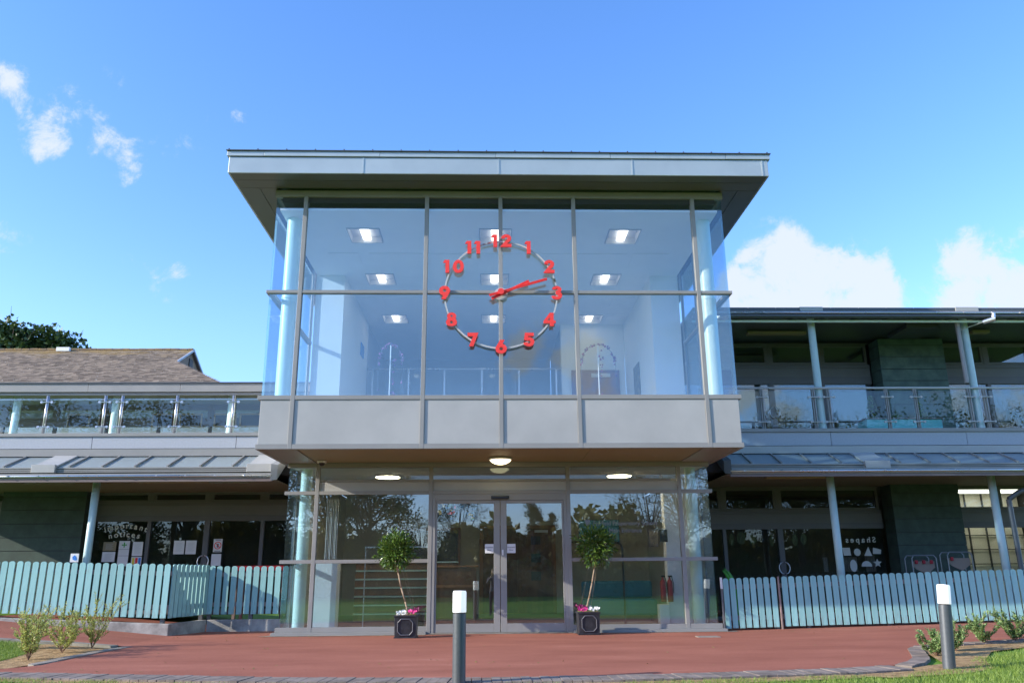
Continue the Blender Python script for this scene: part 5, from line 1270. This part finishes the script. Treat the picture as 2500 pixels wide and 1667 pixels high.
# ------------------------------------------------------------------ topiary planters
def topiary(x, y, base, lean, cx_, cz_, rx, rz, seed, label, order, group):
    rnd = random.Random(seed); z = base
    t = thing('potted_bay_tree', label, 'potted tree', (x, y, z), group)
    hw = .19; H_ = .38
    pot = MB().hexa([(x-hw+.01, y-hw+.01, z), (x+hw-.01, y-hw+.01, z), (x+hw-.01, y+hw-.01, z), (x-hw+.01, y+hw-.01, z), (x-hw, y-hw, z+H_), (x+hw, y-hw, z+H_), (x+hw, y+hw, z+H_), (x-hw, y+hw, z+H_)]).build('pot', 'planter', t, bevel=.006)
    MB().box(x-hw-.012, x+hw+.012, y-hw-.012, y+hw+.012, z+H_-.03, z+H_+.004).build('pot_rim', 'planter', pot, bevel=.005)
    MB().box(x-hw-.004, x+hw+.004, y-hw-.004, y+hw+.004, z-.0, z+.03).build('pot_base', 'planter', pot, bevel=.005)
    oc = []; a_, b_ = .128, .07
    for sx, sz in ((1, 1), (-1, 1), (-1, -1), (1, -1)):
        q = [(sx*a_, sz*b_), (sx*b_*1.05, sz*a_)]
        if sx*sz < 0: q = q[::-1]
        oc += q
    oc = [(x+px_, z+.19+pz_) for px_, pz_ in oc]
    pts = [Vector((p[0], y-hw-.004, p[1])) for p in oc]+[Vector((oc[0][0], y-hw-.004, oc[0][1]))]
    MB().tube(pts, .0075, 8).build('moulding', 'lead', pot)
    MB().box(x-hw+.02, x+hw-.02, y-hw+.02, y+hw-.02, z+H_-.02, z+H_-.005+.012).build('soil', 'soil', t)
    # trunk
    top = Vector((cx_, y, cz_-.15)); b0 = Vector((x+lean, y, z+H_-.02)); mid = b0.lerp(top, .5)+Vector((-.03 if lean > 0 else .03, 0, 0))*.6
    pts = [b0, b0.lerp(mid, .5)+Vector((.006, 0, 0)), mid, mid.lerp(top, .5), top]
    mb = MB()
    for i in range(4): mb.cyl(pts[i], pts[i+1], .016-.001*i, .0155-.001*i, 12)
    mb.build('trunk', 'bark', t, smooth=True)
    MB().cyl((x+lean+.09, y+.03, z+H_), (cx_+.05, y+.03, cz_-.1), .003, seg=6).build('stake', 'bark', t)
    mb = MB()
    for _ in range(1900):
        u = Vector((rnd.gauss(0, 1), rnd.gauss(0, 1), rnd.gauss(0, 1))).normalized()
        rr = rnd.random()**.45
        wob = 1+.16*math.sin(u.x*6+seed)*math.cos(u.z*5+u.y*4)+.08*math.sin(u.z*11+seed)+rnd.uniform(-.14, .14)
        p = Vector((cx_+u.x*rx*rr*wob, y+u.y*rx*rr*wob, cz_+u.z*rz*rr*wob))
        d = (u+Vector((rnd.uniform(-.7, .7), rnd.uniform(-.7, .7), rnd.uniform(-.5, .6)))).normalized()
        mb.leaf(p, d, Vector((rnd.uniform(-1, 1), rnd.uniform(-1, 1), rnd.uniform(0, 1))), rnd.uniform(.06, .10), rnd.uniform(.024, .036))
    for _ in range(14):
        u = Vector((rnd.gauss(0, 1), rnd.gauss(0, 1), rnd.gauss(0, 1))).normalized()
        mb.cyl(top, Vector((cx_+u.x*rx*.8, y+u.y*rx*.8, cz_+u.z*rz*.8)), .005, .002, 5)
    mb.build('crown', 'bay', t)
    # flowers
    def clump(x0, x1, m_, n_, nm, lab, dz=0):
        mb = MB()
        for _ in range(n_):
            fx = rnd.uniform(x0, x1); fy = y-hw+.02+rnd.uniform(0, .2); fz = z+H_+rnd.uniform(.0, .06)+dz
            a0 = rnd.uniform(0, 6)
            cdir = Vector((rnd.uniform(-.5, .5), -1, rnd.uniform(.1, .8))).normalized(); s1 = cdir.orthogonal().normalized(); s2 = cdir.cross(s1)
            cc = Vector((fx, fy, fz)); ring_ = []
            for k in range(7):
                an = a0+2*math.pi*k/7; ring_.append(cc+(s1*math.cos(an)+s2*math.sin(an))*.021*rnd.uniform(.8, 1.1)+cdir*.006)
            mb.add([cc]+ring_, [(0, 1+k, 1+(k+1) % 7) for k in range(7)])
        o = mb.build(nm, m_, t, label=lab); return o
    w0, w1 = (x-.18, x+.0) if order == 'wm' else (x+.02, x+.19)
    m0, m1 = (x+.04, x+.17) if order == 'wm' else (x-.17, x-.03)
    clump(w0, w1, 'petalw', 34, 'flowers', 'white pansies', .01)
    clump(m0, m1, 'petalm', 22, 'flowers', 'magenta pansies', .02)
    clump(m0+(.06 if order == 'wm' else -.04), m1+(.08 if order == 'wm' else -.02), 'petald', 9, 'flowers', 'dark purple pansies', .055)
    mb = MB()
    for _ in range(170):
        p = Vector((x+rnd.uniform(-.18, .18), y+rnd.uniform(-.18, .16), z+H_+rnd.uniform(-.01, .035)))
        mb.leaf(p, Vector((rnd.uniform(-1, 1), rnd.uniform(-1, .3), rnd.uniform(.1, 1))), Vector((0, 0, 1)), .035, .016)
    mb.build('foliage', 'shrubg', t)
gz_ = h(-1.6, -1.15)
topiary(-1.64, -.72, gz_-.010, .04, -1.86, 1.43, .315, .285, 11, 'bay tree in black square pot left of the entrance doors', 'wm', 'bay trees flanking the entrance')
topiary(1.545, -.43, gz_, -.04, 1.74, 1.50, .34, .34, 23, 'bay tree in black square pot right of the entrance doors', 'mw', 'bay trees flanking the entrance')

# ------------------------------------------------------------------ shrubs in the beds
def shrub(x, y, hh, sp, stems, seed, label, m_, leafn, ls=.03):
    rnd = random.Random(seed); z = h(x, y)-.01
    t = thing('shrub', label, 'shrub', (x, y, z), 'young shrubs in the beds')
    st_ = MB(); lf = MB()
    for k in range(stems):
        a = 2*math.pi*k/stems+rnd.uniform(-.5, .5); o = rnd.uniform(.25, 1)*sp
        p = Vector((x, y, z)); d = Vector((math.cos(a)*o/hh*1.1, math.sin(a)*o/hh*.7, 1)).normalized()
        Ln = hh*rnd.uniform(.65, 1.1); nseg = 6; r0 = .0055
        for s in range(nseg):
            d2 = (d+Vector((rnd.gauss(0, .24), rnd.gauss(0, .2), rnd.uniform(0, .10)))).normalized(); q = p+d2*Ln/nseg
            st_.cyl(p, q, r0*(1-s/(nseg+1)), r0*(1-(s+1)/(nseg+1)), 5, cap=False)
            if s >= 1:
                for _ in range(leafn):
                    c = p.lerp(q, rnd.random()); dl = Vector((rnd.uniform(-1, 1), rnd.uniform(-1, 1), rnd.uniform(-.2, 1)))
                    lf.leaf(c, dl, Vector((rnd.uniform(-1, 1), rnd.uniform(-1, 1), 1)), ls*rnd.uniform(.7, 1.4), ls*.7)
                for _q in range(2):
                    ds = (d2+Vector((rnd.gauss(0, .6), rnd.gauss(0, .5), .1))).normalized(); e = p+ds*Ln*.28
                    st_.cyl(p, e, .003, .0015, 4, cap=False)
                    for _ in range(leafn):
                        c = p.lerp(e, rnd.uniform(.3, 1)); lf.leaf(c, Vector((rnd.uniform(-1, 1), rnd.uniform(-1, 1), rnd.uniform(-.2, 1))), Vector((0, 0, 1)), ls*rnd.uniform(.7, 1.2), ls*.55)
            p = q; d = d2
    st_.build('stems', 'twig', t); lf.build('leaves', m_, t)
shrub(-6.50, -3.55, .72, .62, 9, 31, 'sparse yellow green shrub nearest the lawn corner at left', 'shrub', 15, .034)
shrub(-6.45, -2.75, .74, .60, 10, 32, 'tall sparse yellow green shrub in middle of left bed', 'shrub', 15, .034)
shrub(-6.30, -2.15, .78, .40, 7, 33, 'upright yellow green shrub at path side end of left bed', 'shrub', 15, .034)
shrub(-7.15, -2.35, .50, .35, 7, 34, 'low yellow green shrub at back of left bed', 'shrub', 15, .034)
shrub(5.72, -4.25, .42, .45, 10, 41, 'low green shrub left of the right bollard light', 'shrubg', 18, .036)
shrub(6.25, -3.75, .42, .42, 9, 42, 'low green shrub behind the right bollard light', 'shrubg', 18, .036)
shrub(7.15, -2.95, .40, .45, 9, 43, 'low green shrub at the right edge of bed nearer the bollard', 'shrubg', 18, .036)
shrub(7.75, -2.75, .50, .5, 10, 44, 'low green shrub at far right edge of bed', 'shrubg', 18, .036)

# ------------------------------------------------------------------ old tiled roof behind, left
oh = thing('old_hall', 'older hall with weathered brown tiled hipped roof behind the left wing', 'building', (-22, 28, 7.5))
yr, zr, ye, ze, xr = 28.0, 13.05, 20.0, 8.60, -16.51
yg, zg = 25.84, 11.85
f = MB(); rows = 26; random.seed(21)
nrm_ = Vector((0, -(zr-ze), (yr-ye))).normalized()
sl = math.hypot(yr-ye, zr-ze)
def hipx(s):   # right limit of the front slope at slope fraction s (0 eave, 1 ridge)
    y = ye+(yr-ye)*s
    return xr if y > yg else xr+(yg-y)*1.02
for r_k in range(rows*2):
    s0 = r_k/(rows*2); s1 = (r_k+1)/(rows*2)+.006
    x = -42-random.uniform(0, .3) if r_k % 2 else -42.15
    xm = hipx(min(1, (s0+s1)/2))
    while x < xm:
        wt = .30*random.uniform(.93, 1.07); xb = min(x+wt-.008, xm)
        lift0 = .034+random.uniform(-.006, .008); lift1 = .006
        a = Vector((0, ye+(yr-ye)*s0, ze+(zr-ze)*s0)); b_ = Vector((0, ye+(yr-ye)*min(1, s1), ze+(zr-ze)*min(1, s1)))
        n0 = nrm_*lift0; n1 = nrm_*lift1
        f.add([(x, a.y+n0.y, a.z+n0.z), (xb, a.y+n0.y, a.z+n0.z), (xb, b_.y+n1.y, b_.z+n1.z), (x, b_.y+n1.y, b_.z+n1.z), (x, a.y, a.z-.01), (xb, a.y, a.z-.01)], [(0, 1, 2, 3), (4, 5, 1, 0)])
        x += wt
o = f.build('tiles', 'tile', oh)
he = hipx(0)
MB().add([(-42, ye, ze-.03), (he, ye, ze-.03), (xr, yg, zg-.03), (xr, yr, zr-.03), (-42, yr, zr-.03), (-42, 2*yr-ye, ze), (he, 2*yr-ye, ze), (xr, 2*yr-yg, zg)], [(0, 1, 2, 3, 4), (4, 3, 7, 6, 5), (1, 6, 7, 2)]).build('roof_deck', 'rail', oh)
ridge = MB(); x = -42
while x < xr: ridge.box(x, min(x+.44, xr), yr-.14, yr+.14, zr-.03, zr+.07+random.uniform(-.01, .01)); x += .45
ridge.build('ridge_tiles', mat('ridget', (.34, .22, .07), .9, col2=(.16, .12, .10), vscale=2), oh, bevel=.02)
MB().add([(xr-.15, yg, zg-.05), (xr-.15, 2*yr-yg, zg-.05), (xr-.15, yr, zr-.05)], [(0, 1, 2)]).build('gable_wall', mat('gablew', (.23, .17, .13), .9, var=.2, vscale=3), oh)
f = MB()
def bb(a, b_, w_, t_, mb):
    a = Vector(a); b_ = Vector(b_); mb.hexa([a+Vector((-t_, 0, -w_)), b_+Vector((-t_, 0, -w_)), b_+Vector((t_, 0, -w_)), a+Vector((t_, 0, -w_)), a+Vector((-t_, 0, 0)), b_+Vector((-t_, 0, 0)), b_+Vector((t_, 0, 0)), a+Vector((t_, 0, 0))])
bb((xr+.02, yg, zg+.04), (xr+.02, yr, zr+.04), .12, .03, f); bb((xr+.02, yr, zr+.04), (xr+.02, 2*yr-yg, zg+.04), .12, .03, f)
f.build('verge_board', mat('vergew', (.40, .43, .48), .6), oh)
MB().box(xr-.14, xr-.10, yr-.15, yr+.35, 12.1, 12.55).build('vent', 'dark', oh)
MB().box(-23.8, -23.1, 27.6, 27.8, 12.9, 13.12).build('flashing_patch', 'paper', oh)
MB().box(-42, -11.2, 20.8, 35.2, 0, 8.55).build('wall', 'concrete', oh)

# ------------------------------------------------------------------ trees
def tree_mesh(seed, H_, W_, m_leaf, nl, ls, cz0=.35, blobs=26, dens=1.0, bare=False, conic=False):
    rnd = random.Random(seed)
    tr = MB(); lf = MB()
    tr.cyl((0, 0, -.3), (0, 0, H_*.45), H_*.022, H_*.014, 10); tr.cyl((0, 0, H_*.45), (rnd.uniform(-.3, .3), 0, H_*.8), H_*.014, H_*.004, 8)
    cs = []
    for k in range(blobs):
        zf = rnd.uniform(cz0, 1.0)
        wr = (1-abs(zf-.6)/.55)**.5 if not conic else (1.03-zf)*1.5
        wr = max(.12, wr if isinstance(wr, float) else .3)
        a = rnd.uniform(0, 6.28); rad = W_*.5*wr*rnd.uniform(.45, 1)
        c = Vector((rad*math.cos(a), rad*math.sin(a), H_*zf*.96)); rb = W_*(.16 if not conic else .12)*rnd.uniform(.6, 1.25)
        cs.append((c, rb))
        s = Vector((0, 0, H_*rnd.uniform(.25, .55))); mid = s.lerp(c, .5)+Vector((0, 0, H_*.03))
        tr.cyl(s, mid, H_*.007, H_*.004, 6, cap=False); tr.cyl(mid, c, H_*.004, H_*.0015, 5, cap=False)
        for _ in range(6 if not bare else 16):
            e = c+Vector((rnd.gauss(0, 1), rnd.gauss(0, 1), rnd.gauss(0, .8)+.4)).normalized()*rb*rnd.uniform(.8, 1.5)
            tr.cyl(c.lerp(mid, rnd.random()*.5), e, H_*.0018, H_*.0006, 3, cap=False)
    for c, rb in cs:
        for _ in range(int(nl/blobs)):
            u = Vector((rnd.gauss(0, 1), rnd.gauss(0, 1), rnd.gauss(0, 1))).normalized()
            p = c+u*rb*rnd.random()**.4*rnd.choice((1, 1, 1, 1.3)); p.z = c.z+(p.z-c.z)*.75
            lf.leaf(p, Vector((rnd.uniform(-1, 1), rnd.uniform(-1, 1), rnd.uniform(-.6, .8))), Vector((rnd.uniform(-1, 1), rnd.uniform(-1, 1), 1)), ls*rnd.uniform(.6, 1.4), ls*.7)
    return tr, lf
def tree(loc, lab, cat, tr, lf, m_leaf, group=None, name='tree', scale=1.0, rz=0):
    o_ = thing(name, lab, cat, loc, group)
    for mb, nm, mm in ((tr, 'trunk', 'treebark'), (lf, 'crown', m_leaf)):
        if not mb.v: continue
        ORG[o_.name] = Vector((0, 0, 0)); mb.build(nm, mm, o_)
    o_.scale = (scale,)*3; o_.rotation_euler = (0, 0, rz)
    return o_
tr, lf = tree_mesh(5, 20.0, 11.0, 'treeleaf', 52000, .40, .55, 56)
tree((-36.5, 46, -.5), 'dark green broad crowned tree showing above the old tiled roof', 'tree', tr, lf, 'treeleaf', name='broadleaf_tree')
# trees across the lawn, seen mirrored in the glass
kinds = []
for seed, H_, W_, ml, nl, ls, bare, conic in ((51, 10, 7.5, 'treeleaf', 6500, .22, False, False), (52, 10, 7, 'autumn', 5200, .16, True, False), (53, 10, 6.5, 'autumn', 1300, .14, True, False), (54, 10, 4.2, 'treeleaf', 5500, .20, False, True)):
    kinds.append((tree_mesh(seed, H_, W_, ml, nl, ls, .18 if not bare else .25, 30, bare=bare, conic=conic), ml))
desc = ('dense dark leafy tree', 'autumn coloured tree', 'half bare tree', 'narrow conifer')
nmz = ('broadleaf_tree', 'autumn_tree', 'bare_tree', 'conifer_tree')
protos = {}
rnd = random.Random(77)
row = [(-47,-48,1.6,0),(-41,-52,1.6,0),(-35,-46,1.6,1),(-30,-50,1.7,0),(-25,-47,1.5,0),(-20,-52,1.45,1),(-16,-46,1.2,2),(-12.5,-50,1.15,0),(-9,-46,1.0,0),(-5.6,-52,.58,1),(-2.4,-46,.72,1),
       (.6,-54,.6,0),(3.4,-52,.82,3),(5.2,-55,.7,3),(8.0,-52,.5,1),(12.2,-47,.95,1),(15.2,-50,1.15,2),(17.6,-46,1.2,1),(21.5,-50,1.2,0),(25.5,-46,1.45,1),(30,-50,1.6,3),(34.5,-47,1.45,0),(39.5,-50,1.6,0),(45,-47,1.5,1),(51,-52,1.6,0)]
ordn = ['first','second','third','fourth','fifth','sixth','seventh','eighth','ninth','tenth','eleventh','twelfth','thirteenth','fourteenth','fifteenth','sixteenth','seventeenth','eighteenth','nineteenth','twentieth','twenty first','twenty second','twenty third','twenty fourth','twenty fifth']
for i, (x, y, s, k) in enumerate(row):
    lab = '%s across the lawn, mirrored in the glass, %s from left' % (desc[k], ordn[i])
    if k not in protos:
        (tr, lf), ml = kinds[k]
        protos[k] = tree((x, y, -.5), lab, 'tree', tr, lf, ml, 'trees across the lawn behind the camera', nmz[k], s, rnd.uniform(0, 6))
    else:
        c = copytree(protos[k]); c.location = (x, y, -.5); c.scale = (s, s, s*rnd.uniform(.92, 1.08)); c.rotation_euler = (0, 0, rnd.uniform(0, 6)); c['label'] = lab
fw_ = MB(); rnd = random.Random(19)
for _ in range(26000):
    x = rnd.uniform(-75, 75); y = -58+rnd.gauss(0, 2.0); top_ = 5.0+1.2*math.sin(x*.21)+1.1*math.sin(x*.53+2)+.7*math.sin(x*1.7)
    z = -.5+rnd.random()**.9*top_
    fw_.leaf(Vector((x, y, z)), Vector((rnd.uniform(-1, 1), rnd.uniform(-1, 1), rnd.uniform(-.3, 1))), Vector((rnd.uniform(-1, 1), 1, rnd.uniform(-1, 1))), .75, .6)
prof = [(x_*1.0, -.5+.86*(5.0+1.2*math.sin(x_*.21)+1.1*math.sin(x_*.53+2)+.7*math.sin(x_*1.7))) for x_ in range(-76, 77)]
fw_.prism([(-76, -1)]+[(76, -1)]+prof[::-1], -58.6, -57.4)
o = fw_.build('far_woodland', 'autumn'); o['kind'] = 'stuff'
hb = MB(); rnd = random.Random(9)
for _ in range(9000):
    x = rnd.uniform(-60, 60); y = -44+rnd.gauss(0, .7); z = -.5+rnd.random()**.8*2.6*(.8+.2*math.sin(x*.7)+.15*math.sin(x*2.3))
    hb.leaf(Vector((x, y, z)), Vector((rnd.uniform(-1, 1), rnd.uniform(-1, 1), rnd.uniform(-.3, 1))), Vector((rnd.uniform(-1, 1), 1, rnd.uniform(-1, 1))), .45, .35)
hb.box(-60, 60, -44.3, -43.7, -.6, 1.25)
for k in range(60): hb.cyl((-59+2*k, -44, -.6), (-59+2*k+.2, -44, 1.6), .05, .02, 5)
single(hb, 'hedge', 'treeleaf', (0, -44, -.5), 'long dark hedge along far side of the lawn, mirrored in the glass', 'hedge')

# ------------------------------------------------------------------ the photographer, mirrored in the door glass
def person():
    bx, by, bz = -.02, -15.98, -.47
    t = thing('person', 'person in dark clothes photographing with raised hands, mirrored in entrance door', 'person', (bx, by, bz-.0))
    J = {'pel': (0, 0, .90, .125, .10), 'waist': (0, .0, 1.05, .115, .09), 'chest': (0, .0, 1.25, .145, .105), 'neckb': (0, .01, 1.40, .07, .065), 'neck': (0, .03, 1.46, .05, .05), 'head': (0, .05, 1.54, .075, .085), 'crown': (0, .045, 1.62, .07, .085)}
    for s, n in ((-1, 'l'), (1, 'r')):
        J['hip'+n] = (s*.09, 0, .86, .09, .09); J['kn'+n] = (s*.10, .03, .48, .058, .06); J['an'+n] = (s*.105, -.01, .09, .038, .045); J['toe'+n] = (s*.12, .14, .035, .035, .03)
        J['sh'+n] = (s*.17, .0, 1.36, .055, .055); J['el'+n] = (s*.24, .16, 1.17, .042, .042); J['wr'+n] = (s*.09, .28, 1.40, .028, .026); J['ha'+n] = (s*.06, .31, 1.47, .03, .02)
    E = [('pel', 'waist'), ('waist', 'chest'), ('chest', 'neckb'), ('neckb', 'neck'), ('neck', 'head'), ('head', 'crown')]
    for n in 'lr': E += [('pel', 'hip'+n), ('hip'+n, 'kn'+n), ('kn'+n, 'an'+n), ('an'+n, 'toe'+n), ('chest', 'sh'+n), ('sh'+n, 'el'+n), ('el'+n, 'wr'+n), ('wr'+n, 'ha'+n)]
    keys = list(J); me = bpy.data.meshes.new('body')
    me.from_pydata([J[k][:3] for k in keys], [(keys.index(a), keys.index(b)) for a, b in E], [])
    o = bpy.data.objects.new('body', me); C.objects.link(o); o.parent = t
    sk = o.modifiers.new('skin', 'SKIN'); sk.use_smooth_shade = True
    for k, sv in zip(keys, me.skin_vertices[0].data): sv.radius = (J[k][3], J[k][4]); sv.use_root = (k == 'pel')
    o.modifiers.new('sub', 'SUBSURF').levels = 2; o.modifiers['sub'].render_levels = 2
    me.materials.append(M['jeans'])
    dg = bpy.context.evaluated_depsgraph_get(); me2 = bpy.data.meshes.new_from_object(o.evaluated_get(dg)); o.modifiers.clear(); o.data = me2
    me2.materials.clear()
    for m_ in ('jeans', 'jacket', 'skin'): me2.materials.append(M[m_])
    for p in me2.polygons:
        c = p.center
        p.material_index = 2 if (c.z > 1.43 and abs(c.x) < .1 or (c.y > .26 and c.z > 1.38)) else (1 if c.z > .86 and not (c.z < .9 and False) else 0)
        p.use_smooth = True
    # hair, camera, fingers
    hr = MB().lathe([(.001, 1.70), (.05, 1.69), (.08, 1.65), (.088, 1.58), (.082, 1.48), (.07, 1.42), (.03, 1.41)][::-1], 0, .015, 20); hr.v = [(x, y*1.0-.005, z) for x, y, z in hr.v]
    hr = hr.build('hair', 'hair', None, smooth=True); hr.parent = t
    fm = MB()
    for s in (-1, 1):
        for k in range(4):
            fm.tube([(s*.065, .31+.012*k, 1.48), (s*.05, .335+.010*k, 1.52), (s*.02, .34+.008*k, 1.535)], .0085, 6)
        fm.tube([(s*.06, .29, 1.46), (s*.04, .30, 1.50)], .010, 6)
    fm = fm.build('fingers', 'skin'); fm.parent = t
    t.location = (bx, by, bz)
person()
